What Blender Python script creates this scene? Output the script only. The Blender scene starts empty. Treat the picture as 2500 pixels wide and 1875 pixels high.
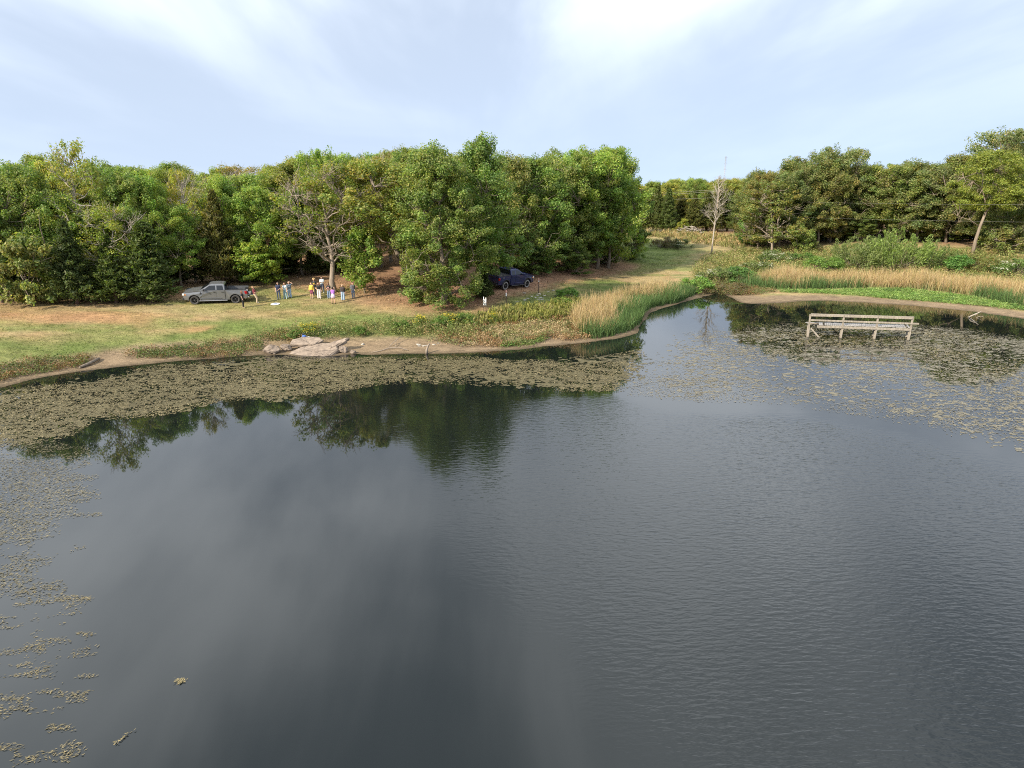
import bpy, bmesh, math, random
import numpy as np
from mathutils import Vector, Matrix

# ------------------------------------------------------------------ camera, sky, sun, exposure
scene = bpy.context.scene
C = scene.collection
CAM_H = 13.0                      # metres above the pond
PITCH = math.radians(16.9)
FPX = 1600.0                      # focal length in photo pixels (photo is 2500 wide)
SUN_AZ = math.radians(220)        # direction the sun stands in, from +x counter-clockwise
SUN_EL = math.radians(32)

cam_data = bpy.data.cameras.new('camera')
cam_data.sensor_width = 36.0
cam_data.lens = FPX / 2500.0 * 36.0
cam_data.clip_start = 0.1
cam_data.clip_end = 12000.0
cam = bpy.data.objects.new('camera', cam_data)
cam.location = (0, 0, CAM_H)
cam.rotation_euler = (math.pi / 2 - PITCH, 0, 0)
C.objects.link(cam)
scene.camera = cam

sun_data = bpy.data.lights.new('sun', 'SUN')
sun_data.energy = 5.0
sun_data.angle = math.radians(1.0)
sun_data.color = (1.0, 0.89, 0.72)
sun = bpy.data.objects.new('sun', sun_data)
sdir = Vector((math.cos(SUN_AZ) * math.cos(SUN_EL), math.sin(SUN_AZ) * math.cos(SUN_EL), math.sin(SUN_EL)))
sun.rotation_euler = (-sdir).to_track_quat('-Z', 'Y').to_euler()
sun.location = sdir * 200
C.objects.link(sun)

world = bpy.data.worlds.new('World')
scene.world = world
world.use_nodes = True
wn, wl = world.node_tree.nodes, world.node_tree.links
wn.clear()
sky = wn.new('ShaderNodeTexSky')
sky.sky_type = 'NISHITA'
sky.sun_disc = False
sky.sun_elevation = SUN_EL
sky.sun_rotation = math.pi / 2 - SUN_AZ
sky.air_density = 1.0
sky.dust_density = 0.3
sky.ozone_density = 1.0
tc = wn.new('ShaderNodeTexCoord')
sep = wn.new('ShaderNodeSeparateXYZ')
wl.new(tc.outputs['Generated'], sep.inputs[0])
def wmath(op, a, b=None, clamp=False):
    n = wn.new('ShaderNodeMath'); n.operation = op; n.use_clamp = clamp
    for i, v in enumerate((a, b)):
        if v is None: continue
        if hasattr(v, 'links'): wl.new(v, n.inputs[i])
        else: n.inputs[i].default_value = v
    return n.outputs[0]
zc = wmath('ADD', wmath('MAXIMUM', sep.outputs[2], 0.0), 0.16)
cmb = wn.new('ShaderNodeCombineXYZ')
wl.new(wmath('DIVIDE', sep.outputs[0], zc), cmb.inputs[0])
wl.new(wmath('DIVIDE', sep.outputs[1], zc), cmb.inputs[1])
def wnoise(scale, det, rough, rot, sx, sy, off):
    m = wn.new('ShaderNodeMapping'); m.inputs['Rotation'].default_value = (0, 0, rot)
    m.inputs['Scale'].default_value = (sx, sy, 1); m.inputs['Location'].default_value = off
    wl.new(cmb.outputs[0], m.inputs[0])
    n = wn.new('ShaderNodeTexNoise'); n.inputs['Scale'].default_value = scale
    n.inputs['Detail'].default_value = det; n.inputs['Roughness'].default_value = rough
    n.inputs['Distortion'].default_value = 0.5
    wl.new(m.outputs[0], n.inputs['Vector'])
    return n.outputs['Fac']
n1 = wnoise(0.75, 4, 0.5, 0.35, 1.0, 0.55, (14.06, 6.88, 0))
n2 = wnoise(1.1, 6, 0.55, 0.95, 1.0, 0.28, (7.7, 2.4, 0))
cl = wmath('ADD', wmath('MULTIPLY', n1, 0.6), wmath('MULTIPLY', n2, 0.4))
def wrange(v, a, b, c, d):
    k = wn.new('ShaderNodeMapRange'); k.interpolation_type = 'SMOOTHSTEP'
    for nm, q in (('From Min', a), ('From Max', b), ('To Min', c), ('To Max', d)): k.inputs[nm].default_value = q
    wl.new(v, k.inputs['Value']); return k.outputs['Result']
# thin high cloud: hardly any low on the horizon, a bright veil higher up
veil = wmath('ADD', wmath('MULTIPLY', wrange(cl, 0.40, 0.62, 0.0, 0.62), wrange(sep.outputs[2], 0.05, 0.50, 0.05, 1.0)), 0.24, True)
mixc = wn.new('ShaderNodeMix'); mixc.data_type = 'RGBA'
wl.new(veil, mixc.inputs['Factor'])
lift = wn.new('ShaderNodeCombineXYZ')          # the clear part of the sky: take its colour well above the dusty horizon
wl.new(sep.outputs[0], lift.inputs[0]); wl.new(sep.outputs[1], lift.inputs[1])
wl.new(wmath('ADD', wmath('ABSOLUTE', sep.outputs[2]), 0.34), lift.inputs[2])
nv = wn.new('ShaderNodeVectorMath'); nv.operation = 'NORMALIZE'; wl.new(lift.outputs[0], nv.inputs[0]); wl.new(nv.outputs[0], sky.inputs['Vector'])
hs = wn.new('ShaderNodeHueSaturation'); hs.inputs['Saturation'].default_value = 1.2; hs.inputs['Value'].default_value = 1.0
wl.new(sky.outputs['Color'], hs.inputs['Color'])
wl.new(hs.outputs['Color'], mixc.inputs['A'])
mixc.inputs['B'].default_value = (15.6, 16.4, 17.2, 1)       # in the sky texture's own units
bg = wn.new('ShaderNodeBackground'); bg.inputs['Strength'].default_value = 0.084
wl.new(mixc.outputs['Result'], bg.inputs['Color'])
wo = wn.new('ShaderNodeOutputWorld')
wl.new(bg.outputs[0], wo.inputs['Surface'])

scene.view_settings.view_transform = 'Standard'
scene.view_settings.look = 'None'
scene.view_settings.exposure = 0.78
scene.view_settings.gamma = 1.0
scene.cycles.filter_width = 1.05
scene.cycles.use_denoising = False
scene.cycles.max_bounces = 8
scene.cycles.diffuse_bounces = 3
scene.cycles.transmission_bounces = 4
scene.cycles.caustics_reflective = False
scene.cycles.caustics_refractive = False

# ------------------------------------------------------------------ helpers
rng = np.random.default_rng(7)
random.seed(7)

def px_dir(px, py):
    u = (px - 1250.0) / FPX; v = (py - 937.5) / FPX
    c, s = math.cos(PITCH), math.sin(PITCH)
    return np.array([u, c - v * s, -s - v * c])
def on_plane(px, py, z=0.0):
    d = px_dir(px, py); t = (z - CAM_H) / d[2]
    return np.array([0, 0, CAM_H]) + d * t
def at_depth(px, py, Y):
    d = px_dir(px, py); t = Y / d[1]
    return np.array([0, 0, CAM_H]) + d * t

def vnoise(x, y, scale, seed=0):
    x = np.asarray(x, float) / scale; y = np.asarray(y, float) / scale
    xi = np.floor(x).astype(np.int64); yi = np.floor(y).astype(np.int64)
    fx = x - xi; fy = y - yi
    fx = fx * fx * (3 - 2 * fx); fy = fy * fy * (3 - 2 * fy)
    def h(a, b):
        n = (a * 374761393 + b * 668265263 + seed * 1442695041) & 0xffffffff
        n = ((n ^ (n >> 13)) * 1274126177) & 0xffffffff
        return ((n ^ (n >> 16)) & 0xffff) / 65535.0
    return (h(xi, yi) * (1 - fx) + h(xi + 1, yi) * fx) * (1 - fy) + (h(xi, yi + 1) * (1 - fx) + h(xi + 1, yi + 1) * fx) * fy
def fbm(x, y, scale, seed=0, o=4):
    a, s, t = 0.5, 0.0, 0.0
    for k in range(o):
        s = s + a * vnoise(x, y, scale, seed + k * 17); t += a; a *= 0.55; scale *= 0.5
    return s / t
def sstep(a, b, x):
    t = np.clip((x - a) / (b - a), 0, 1); return t * t * (3 - 2 * t)
def in_poly(x, y, poly):
    x = np.asarray(x, float); y = np.asarray(y, float)
    A = np.asarray([q[:2] for q in poly], float); B = np.roll(A, -1, 0)
    if x.size * len(A) < 3e6:
        X = x.reshape(-1, 1); Y = y.reshape(-1, 1); dy = B[:, 1] - A[:, 1]; dy = np.where(dy == 0, 1e-12, dy)
        c = ((A[:, 1] > Y) != (B[:, 1] > Y)) & (X < (B[:, 0] - A[:, 0]) * (Y - A[:, 1]) / dy + A[:, 0])
        return (c.sum(1) % 2 == 1).reshape(x.shape)
    ins = np.zeros(x.shape, bool)
    for (x0, y0), (x1, y1) in zip(A, B):
        if y0 == y1: continue
        ins ^= ((y0 > y) != (y1 > y)) & (x < (x1 - x0) * (y - y0) / (y1 - y0) + x0)
    return ins
def poly_dist(x, y, poly, closed=True):
    x = np.asarray(x, float); y = np.asarray(y, float)
    A = np.asarray([q[:2] for q in poly], float); B = np.roll(A, -1, 0)
    if not closed: A, B = A[:-1], B[:-1]
    D = B - A; L = (D ** 2).sum(1) + 1e-12
    if x.size * len(A) < 3e6:
        X = x.reshape(-1, 1) - A[:, 0]; Y = y.reshape(-1, 1) - A[:, 1]
        t = np.clip((X * D[:, 0] + Y * D[:, 1]) / L, 0, 1)
        return np.sqrt(((X - t * D[:, 0]) ** 2 + (Y - t * D[:, 1]) ** 2).min(1)).reshape(x.shape)
    best = np.full(x.shape, 1e18)
    for k in range(len(A)):
        X = x - A[k, 0]; Y = y - A[k, 1]; t = np.clip((X * D[k, 0] + Y * D[k, 1]) / L[k], 0, 1)
        best = np.minimum(best, (X - t * D[k, 0]) ** 2 + (Y - t * D[k, 1]) ** 2)
    return np.sqrt(best)
def sdist(x, y, poly):            # positive inside
    d = poly_dist(x, y, poly)
    return np.where(in_poly(x, y, poly), d, -d)

# ------------------------------------------------------------------ materials
def mat_new(name):
    m = bpy.data.materials.new(name); m.use_nodes = True
    return m, m.node_tree.nodes, m.node_tree.links, m.node_tree.nodes['Principled BSDF']
def plain(name, col, rough=0.6, metal=0.0, var=0.12, scale=8.0, spec=0.5, coat=0.0):
    m, n, l, b = mat_new(name)
    tcn = n.new('ShaderNodeTexCoord'); no = n.new('ShaderNodeTexNoise')
    no.inputs['Scale'].default_value = scale; no.inputs['Detail'].default_value = 5
    l.new(tcn.outputs['Object'], no.inputs['Vector'])
    mx = n.new('ShaderNodeMix'); mx.data_type = 'RGBA'
    mx.inputs['A'].default_value = (*[c * (1 - var) for c in col], 1)
    mx.inputs['B'].default_value = (*[min(1, c * (1 + var)) for c in col], 1)
    l.new(no.outputs['Fac'], mx.inputs['Factor']); l.new(mx.outputs['Result'], b.inputs['Base Color'])
    b.inputs['Roughness'].default_value = rough; b.inputs['Metallic'].default_value = metal
    b.inputs['Specular IOR Level'].default_value = spec
    b.inputs['Coat Weight'].default_value = coat
    return m
def leafy(name, trans=0.44, rough=0.55, tint=True):
    m, n, l, b = mat_new(name)
    a = n.new('ShaderNodeAttribute'); a.attribute_name = 'Col'
    col = a.outputs['Color']
    if tint:
        oi = n.new('ShaderNodeObjectInfo')
        mx = n.new('ShaderNodeMix'); mx.data_type = 'RGBA'; mx.blend_type = 'MULTIPLY'; mx.inputs['Factor'].default_value = 1
        l.new(col, mx.inputs['A']); l.new(oi.outputs['Color'], mx.inputs['B']); col = mx.outputs['Result']
    l.new(col, b.inputs['Base Color']); b.inputs['Roughness'].default_value = rough
    b.inputs['Specular IOR Level'].default_value = 0.3
    if trans > 0:
        t = n.new('ShaderNodeBsdfTranslucent')
        br = n.new('ShaderNodeMix'); br.data_type = 'RGBA'; br.blend_type = 'MULTIPLY'; br.inputs['Factor'].default_value = 1
        l.new(col, br.inputs['A']); br.inputs['B'].default_value = (1.35, 1.45, 0.6, 1); l.new(br.outputs['Result'], t.inputs['Color'])
        ms = n.new('ShaderNodeMixShader'); ms.inputs[0].default_value = trans
        l.new(b.outputs[0], ms.inputs[1]); l.new(t.outputs[0], ms.inputs[2])
        l.new(ms.outputs[0], n['Material Output'].inputs['Surface'])
    return m
M_LEAF = leafy('leaf')
M_BLADE = leafy('blade', 0.25, 0.6, False)
M_FLOAT = leafy('floating_leaf', 0.0, 0.7, False)
def bark(name, col, col2, scale=6):
    m, n, l, b = mat_new(name)
    tcn = n.new('ShaderNodeTexCoord'); mp = n.new('ShaderNodeMapping'); mp.inputs['Scale'].default_value = (1, 1, 0.18)
    l.new(tcn.outputs['Object'], mp.inputs[0])
    no = n.new('ShaderNodeTexNoise'); no.inputs['Scale'].default_value = scale; no.inputs['Detail'].default_value = 8
    no.inputs['Roughness'].default_value = 0.7
    l.new(mp.outputs[0], no.inputs['Vector'])
    cr = n.new('ShaderNodeValToRGB'); cr.color_ramp.elements[0].position = 0.35; cr.color_ramp.elements[1].position = 0.7
    cr.color_ramp.elements[0].color = (*col, 1); cr.color_ramp.elements[1].color = (*col2, 1)
    l.new(no.outputs['Fac'], cr.inputs[0]); l.new(cr.outputs[0], b.inputs['Base Color'])
    bp = n.new('ShaderNodeBump'); bp.inputs['Strength'].default_value = 0.6; bp.inputs['Distance'].default_value = 0.05
    l.new(no.outputs['Fac'], bp.inputs['Height']); l.new(bp.outputs[0], b.inputs['Normal'])
    b.inputs['Roughness'].default_value = 0.9
    return m
M_BARK = bark('oak_bark', (0.10, 0.075, 0.055), (0.24, 0.20, 0.155))
M_PALE = bark('pale_bark', (0.26, 0.22, 0.18), (0.44, 0.40, 0.34))
M_MID = bark('mid_bark', (0.17, 0.13, 0.10), (0.33, 0.28, 0.22))
M_RED = bark('cedar_bark', (0.10, 0.06, 0.045), (0.20, 0.13, 0.10))

# ------------------------------------------------------------------ object helpers
def link(o, parent=None):
    C.objects.link(o)
    if parent: o.parent = parent
    return o
def obj(name, me, parent=None, mat=None):
    if mat is not None and not me.materials: me.materials.append(mat)
    return link(bpy.data.objects.new(name, me), parent)
def tag(o, label=None, cat=None, group=None, kind=None):
    if label: o['label'] = label
    if cat: o['category'] = cat
    if group: o['group'] = group
    if kind: o['kind'] = kind
    return o
def thing(name, label, cat, loc=(0, 0, 0), rz=0.0, group=None):
    o = link(bpy.data.objects.new(name, None)); o.empty_display_size = 0.3
    o.location = tuple(float(v) for v in loc); o.rotation_euler = (0, 0, rz)
    return tag(o, label, cat, group)
def quad_mesh(name, V, col=None, mat=None):
    V = np.ascontiguousarray(V, np.float32); n = len(V)
    me = bpy.data.meshes.new(name)
    me.vertices.add(4 * n); me.vertices.foreach_set('co', V.reshape(-1))
    me.loops.add(4 * n); me.loops.foreach_set('vertex_index', np.arange(4 * n, dtype=np.int32))
    me.polygons.add(n); me.polygons.foreach_set('loop_start', np.arange(0, 4 * n, 4, dtype=np.int32))
    if col is not None:
        a = me.attributes.new('Col', 'FLOAT_COLOR', 'FACE')
        cc = np.ones((n, 4), np.float32); cc[:, :3] = col; a.data.foreach_set('color', cc.reshape(-1))
    me.update(calc_edges=True)
    if mat: me.materials.append(mat)
    return me
def raw_mesh(name, verts, faces, mat=None, smooth=False):
    me = bpy.data.meshes.new(name); me.from_pydata([tuple(map(float, v)) for v in verts], [], faces)
    if smooth: me.polygons.foreach_set('use_smooth', np.ones(len(me.polygons), bool))
    me.update()
    if mat: me.materials.append(mat)
    return me
def bm_mesh(name, bm, mat=None, smooth=False):
    me = bpy.data.meshes.new(name); bmesh.ops.recalc_face_normals(bm, faces=bm.faces)
    bm.to_mesh(me); bm.free()
    if smooth: me.polygons.foreach_set('use_smooth', np.ones(len(me.polygons), bool))
    if mat: me.materials.append(mat)
    return me
class Tubes:
    def __init__(s): s.v = []; s.f = []
    def add(s, pts, rad, sides=6, cap=True):
        pts = np.asarray(pts, float); n = len(pts); b = len(s.v)
        ref = np.array([0.3, 0.9, 0.2])
        for i in range(n):
            t = pts[min(i + 1, n - 1)] - pts[max(i - 1, 0)]; t = t / (np.linalg.norm(t) + 1e-9)
            a = np.cross(t, ref); 
            if np.linalg.norm(a) < 1e-3: a = np.cross(t, np.array([1., 0, 0]))
            a /= np.linalg.norm(a); c = np.cross(t, a)
            for k in range(sides):
                th = 2 * math.pi * k / sides
                s.v.append(pts[i] + rad[i] * (math.cos(th) * a + math.sin(th) * c))
        for i in range(n - 1):
            for k in range(sides):
                k2 = (k + 1) % sides
                s.f.append((b + i * sides + k, b + i * sides + k2, b + (i + 1) * sides + k2, b + (i + 1) * sides + k))
        if cap:
            s.f.append(tuple(b + k for k in range(sides))[::-1]); s.f.append(tuple(b + (n - 1) * sides + k for k in range(sides)))
    def mesh(s, name, mat): return raw_mesh(name, s.v, s.f, mat, True)
def norm(a): return a / (np.linalg.norm(a, axis=-1, keepdims=True) + 1e-9)
def leaf_quads(P, N, L, W, r, along=None):
    n = len(P)
    t = r.normal(size=(n, 3)) if along is None else along
    t = norm(t - N * np.sum(t * N, 1, keepdims=True)); b = np.cross(N, t)
    L = np.broadcast_to(L, n)[:, None]; W = np.broadcast_to(W, n)[:, None]
    V = np.empty((n, 4, 3))
    V[:, 0] = P - t * L / 2; V[:, 1] = P + b * W / 2; V[:, 2] = P + t * L / 2; V[:, 3] = P - b * W / 2
    return V

# ------------------------------------------------------------------ shoreline, terrain
SHORE_PX = [(0, 947), (79, 926), (152, 912), (269, 898), (380, 887), (443, 880), (560, 872), (633, 867), (690, 867), (760, 869), (804, 869),
            (872, 864), (912, 866), (983, 864), (1048, 863), (1157, 862), (1217, 857), (1330, 847), (1425, 837), (1507, 827), (1556, 814),
            (1567, 800), (1576, 778), (1586, 762), (1617, 751), (1658, 740), (1702, 728), (1722, 721), (1762, 715), (1778, 722), (1808, 740),
            (1850, 742), (1904, 740), (1960, 735), (2021, 734), (2116, 739), (2243, 747), (2354, 758), (2430, 768), (2500, 779)]
SH = [tuple(on_plane(*p)[:2]) for p in SHORE_PX]
# smooth the trace a little and add small wobbles
_a = np.array(SH); _pts = []
for i in range(len(_a) - 1):
    for t in (0, 1 / 3, 2 / 3): _pts.append(_a[i] * (1 - t) + _a[i + 1] * t)
_pts.append(_a[-1]); _pts = np.array(_pts)
_w = rng.normal(0, 0.11, _pts.shape); _w[0] = 0; _w[-1] = 0
_sm = _pts.copy(); _sm[1:-1] = (_pts[:-2] + 2 * _pts[1:-1] + _pts[2:]) / 4
SH = [tuple(p) for p in _sm + _w]
POND = SH + [(70, 60), (84, 45), (90, 10), (84, -40), (40, -70), (-30, -72), (-66, -45), (-72, 0), (-60, 30), (-46, 41)]

def height(x, y):
    x = np.asarray(x, float); y = np.asarray(y, float)
    d = -sdist(x, y, POND)
    n = fbm(x, y, 9.0, 3) - 0.5
    L = np.interp(d, [-20, -4, 0, 0.9, 1.9, 3.2, 7, 13, 22, 34, 60, 200], [-2.5, -0.8, 0, 0.08, 0.14, 0.55, 1.25, 1.95, 2.5, 3.0, 3.6, 4.5])
    Rr = np.interp(d, [-20, -4, 0, 1.5, 4, 8, 16, 26, 45, 80, 200], [-2.5, -0.8, 0, 0.07, 0.16, 0.35, 0.7, 1.3, 2.4, 3.1, 4.5])
    w = sstep(-14, 14, x - 0.1 * (y - 60))
    z = L * (1 - w) + Rr * w
    z = z + 3.0 * np.exp(-(((x + 22) / 26) ** 2 + ((y - 112) / 24) ** 2))
    z = z + 1.0 * np.exp(-(((x + 60) / 25) ** 2 + ((y - 95) / 25) ** 2))
    z = z + 1.2 * np.exp(-(((x - 75) / 28) ** 2 + ((y - 125) / 26) ** 2))
    z = z + n * np.clip(d - 2, 0, 8) / 8 * 0.45
    z = z + (fbm(x, y, 2.2, 9) - 0.5) * np.clip(d - 1, 0, 4) / 4 * 0.14
    return z
def hz(x, y): return float(height(np.array([x]), np.array([y]))[0])
def gt(px, py):
    """where the line of sight through a photo pixel meets the ground"""
    d = px_dir(px, py)
    t = 25 * np.exp(np.linspace(0, 2.83, 200)) / d[1]
    X = d[0] * t; Y = d[1] * t; Z = CAM_H + d[2] * t
    below = Z <= np.maximum(height(X, Y), 0)
    i = int(np.argmax(below)) if below.any() else len(t) - 1
    i = max(i, 1)
    lo, hi = t[i - 1], t[i]
    for _ in range(12):
        m = (lo + hi) / 2
        if CAM_H + d[2] * m <= max(hz(d[0] * m, d[1] * m), 0): hi = m
        else: lo = m
    x, y = d[0] * hi, d[1] * hi
    return np.array([x, y, max(hz(x, y), 0.0)])
def gpoly(pts): return [tuple(gt(*p)[:2]) for p in pts]
def ground_normal_z(x, y): return hz(x, y)

# ground colours by kind of cover
G_TAN = np.array([0.318, 0.242, 0.122]); G_GREEN = np.array([0.125, 0.165, 0.045]); G_SOIL = np.array([0.335, 0.190, 0.098])
G_LITTER = np.array([0.265, 0.155, 0.100]); G_MUD = np.array([0.230, 0.170, 0.108]); G_WET = np.array([0.085, 0.066, 0.042]); G_LUSH = np.array([0.10, 0.20, 0.04])
def ell(x, y, c, rx, ry, ang=0.0):
    dx = x - c[0]; dy = y - c[1]; ca, sa = math.cos(ang), math.sin(ang)
    return np.sqrt(((dx * ca + dy * sa) / rx) ** 2 + ((-dx * sa + dy * ca) / ry) ** 2)
GREEN_LINE = [tuple(gt(*p)[:2]) for p in ((-60, 880), (0, 868), (200, 852), (400, 836), (600, 812), (800, 797), (1000, 786), (1200, 770), (1300, 745), (1380, 715), (1500, 690))]
FOREST_L = [tuple(gt(*p)[:2]) for p in ((-300, 752), (60, 742), (230, 738), (430, 724), (470, 706), (600, 692), (720, 684), (850, 678))] + [(-12, 125), (5, 170), (-140, 170), (-140, 70)]
FOREST_C = [tuple(gt(*p)[:2]) for p in ((960, 700), (1060, 742), (1150, 735), (1230, 712), (1330, 690), (1420, 668), (1520, 650))] + [(18, 100), (18, 150), (-12, 150), (-18, 90)]
FOREST_R = [tuple(gt(*p)[:2]) for p in ((1850, 600), (1960, 592), (2100, 585), (2250, 590), (2350, 600), (2500, 610))] + [(120, 90), (120, 220), (40, 220)]
MEADOW = gpoly([(1440, 655), (1470, 620), (1490, 592), (1600, 582), (1700, 596), (1690, 615), (1640, 640), (1560, 668), (1480, 680)])
LITTERED = gpoly([(690, 694), (760, 696), (850, 716), (930, 742), (1040, 764), (1150, 758), (1260, 728), (1330, 706), (1440, 688), (1520, 664), (1560, 648), (1500, 636), (1400, 655), (1200, 690), (1000, 668), (900, 640), (820, 672)])
BLOBS = [  # photo spot, half axes in metres, colour, strength
    ((60, 770), 9, 3.2, G_SOIL, 0.9), ((230, 782), 6, 1.6, G_SOIL, 0.85), ((20, 745), 8, 3, G_TAN, 0.5), ((330, 768), 5, 1.2, G_SOIL, 0.6),
    ((505, 797), 2.0, 1.0, G_SOIL, 0.8), ((440, 722), 3.5, 2.0, G_SOIL, 0.7), ((150, 805), 8, 1.6, G_GREEN, 0.45), ((560, 752), 6, 2.5, G_GREEN, 0.5),
    ((760, 752), 7, 2.6, G_GREEN, 0.55), ((640, 735), 4, 2.5, G_GREEN, 0.55), ((700, 770), 6, 1.5, G_SOIL, 0.3), ((930, 690), 7, 6, G_SOIL, 0.7),
    ((920, 640), 5, 7, G_LITTER, 0.7), ((1120, 750), 8, 3, G_SOIL, 0.45), ((1000, 735), 6, 2.5, G_SOIL, 0.5), ((1330, 690), 8, 5, G_LITTER, 0.9), ((1420, 668), 8, 5, G_LITTER, 0.8),
    ((1100, 770), 6, 1.5, G_GREEN, 0.5), ((1290, 745), 6, 3, G_GREEN, 0.75), ((1430, 700), 8, 3.5, G_GREEN, 0.85), ((1500, 640), 6, 4, G_LITTER, 0.75), ((1480, 668), 5, 2, G_LITTER, 0.5),
    ((1560, 605), 13, 12, G_GREEN, 0.95), ((1600, 640), 9, 8, G_GREEN, 0.8), ((1480, 615), 8, 10, G_GREEN, 0.7), ((1540, 645), 5, 2, G_LITTER, 0.7), ((1580, 570), 16, 12, G_TAN, 0.9),
    ((1800, 600), 14, 10, G_TAN, 0.6), ((2150, 660), 25, 8, G_GREEN, 0.6), ((2400, 680), 15, 8, G_GREEN, 0.6), ((2000, 650), 14, 8, G_GREEN, 0.5),
    ((1060, 845), 3.0, 0.6, np.array([0.46, 0.34, 0.24]), 0.8), ((910, 822), 2.0, 0.8, np.array([0.36, 0.27, 0.18]), 0.7), ((2180, 722), 9, 1.2, G_LUSH, 0.8), ((1980, 712), 5, 0.9, G_LUSH, 0.7)]
BLOBS = [(gt(*b[0]),) + b[1:] for b in BLOBS]
def ground_color(x, y):
    x = np.asarray(x, float); y = np.asarray(y, float)
    n = fbm(x, y, 7, 21); n2 = fbm(x, y, 2.0, 31); nf = fbm(x * 0.5, y * 1.6, 3.2, 41, 5)
    wx = x + (fbm(x, y, 5, 51) - 0.5) * 5; wy = y + (fbm(x, y, 5, 61) - 0.5) * 4
    col = np.repeat(G_TAN[None], x.size, 0).reshape(x.shape + (3,)).copy()
    def mix(c, f): 
        nonlocal col
        f = np.clip(f, 0, 1)[..., None]; col = col * (1 - f) + c * f
    mix(G_GREEN, 0.6 * sstep(0.48, 0.66, nf))
    mix(G_SOIL, 0.35 * sstep(0.55, 0.75, n2))
    gl = poly_dist(wx, wy, GREEN_LINE, False)
    mix(G_GREEN, (1 - sstep(1.6, 4.2, gl)) * (0.55 + 0.8 * (n2 - 0.2)))
    for (c, rx, ry, cc, s) in BLOBS:
        e = ell(wx, wy, c, rx, ry)
        mix(cc, (1 - sstep(0.15, 1.3, e + (n2 - .5) * 1.1)) * s * (0.4 + 1.0 * n2))
    mix(G_GREEN, sstep(-3, 3, sdist(wx, wy, MEADOW)) * (0.75 + .5 * (n2 - .5)))
    mix(G_LITTER * 1.08, sstep(-2, 2, sdist(wx, wy, LITTERED)) * (0.72 + .6 * (n2 - .5)))
    for F in (FOREST_L, FOREST_C, FOREST_R):
        mix(G_LITTER, sstep(-2.5, 1.5, sdist(wx, wy, F)) * (0.75 + 0.5 * (n2 - 0.5)))
    d = -sdist(x, y, POND)
    wob = (fbm(x, y, 3, 71) - 0.5) * 2
    mm = 1 - sstep(2.6, 4.4, d + wob)
    mix(G_MUD * 0.96, mm)
    mix(G_WET, (1 - sstep(0.12, 0.75, d + wob * 0.3)) * 0.75)
    col = col * (0.74 + 0.52 * fbm(x, y, 1.1, 81, 3))[..., None]
    return col

def axis(fine0, fine1, step, lo, hi, g=1.18):
    a = list(np.arange(fine0, fine1 + 1e-6, step)); s = step; v = fine0; left = []
    while v > lo: s *= g; v -= s; left.append(v)
    s = step; v = a[-1]; right = []
    while v < hi: s *= g; v += s; right.append(v)
    return np.array(left[::-1] + a + right)
gx = axis(-62, 68, 0.42, -4000, 4000); gy = axis(40, 112, 0.42, -3000, 6000)
GX, GY = np.meshgrid(gx, gy)
GZ = height(GX, GY)
nx, ny = len(gx), len(gy)
me = bpy.data.meshes.new('ground')
me.vertices.add(nx * ny); me.vertices.foreach_set('co', np.stack([GX, GY, GZ], -1).astype(np.float32).reshape(-1))
ii = (np.arange(ny - 1)[:, None] * nx + np.arange(nx - 1)[None]).reshape(-1)
F = np.stack([ii, ii + 1, ii + 1 + nx, ii + nx], 1).astype(np.int32)
me.loops.add(F.size); me.loops.foreach_set('vertex_index', F.reshape(-1))
me.polygons.add(len(F)); me.polygons.foreach_set('loop_start', np.arange(0, F.size, 4, dtype=np.int32))
a = me.attributes.new('Col', 'FLOAT_COLOR', 'POINT'); cc = np.ones((nx * ny, 4), np.float32); cc[:, :3] = ground_color(GX.reshape(-1), GY.reshape(-1))
a.data.foreach_set('color', cc.reshape(-1))
me.polygons.foreach_set('use_smooth', np.ones(len(F), bool)); me.update(calc_edges=True)
m, n, l, b = mat_new('ground_cover')
at = n.new('ShaderNodeAttribute'); at.attribute_name = 'Col'
geo = n.new('ShaderNodeNewGeometry')
def gn(scale, det, sc=(1, 1, 1)):
    mp = n.new('ShaderNodeMapping'); mp.inputs['Scale'].default_value = sc; l.new(geo.outputs['Position'], mp.inputs[0])
    k = n.new('ShaderNodeTexNoise'); k.inputs['Scale'].default_value = scale; k.inputs['Detail'].default_value = det; k.inputs['Roughness'].default_value = 0.7
    l.new(mp.outputs[0], k.inputs['Vector']); return k.outputs['Fac']
fa = gn(1.7, 8, (0.55, 1.7, 1)); fb = gn(6.5, 6, (0.7, 1.4, 1))
ad = n.new('ShaderNodeMath'); ad.operation = 'ADD'; l.new(fa, ad.inputs[0]); l.new(fb, ad.inputs[1])
mr = n.new('ShaderNodeMapRange'); mr.inputs['From Min'].default_value = 0.72; mr.inputs['From Max'].default_value = 1.28
mr.inputs['To Min'].default_value = 0.5; mr.inputs['To Max'].default_value = 1.5; l.new(ad.outputs[0], mr.inputs['Value'])
vm = n.new('ShaderNodeVectorMath'); vm.operation = 'SCALE'; l.new(at.outputs['Color'], vm.inputs[0]); l.new(mr.outputs[0], vm.inputs['Scale'])
l.new(vm.outputs[0], b.inputs['Base Color']); b.inputs['Roughness'].default_value = 0.95; b.inputs['Specular IOR Level'].default_value = 0.15
bp = n.new('ShaderNodeBump'); bp.inputs['Strength'].default_value = 0.8; bp.inputs['Distance'].default_value = 0.16
l.new(ad.outputs[0], bp.inputs['Height']); l.new(bp.outputs[0], b.inputs['Normal'])
tag(obj('ground', me, None, m), kind='structure')

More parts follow.
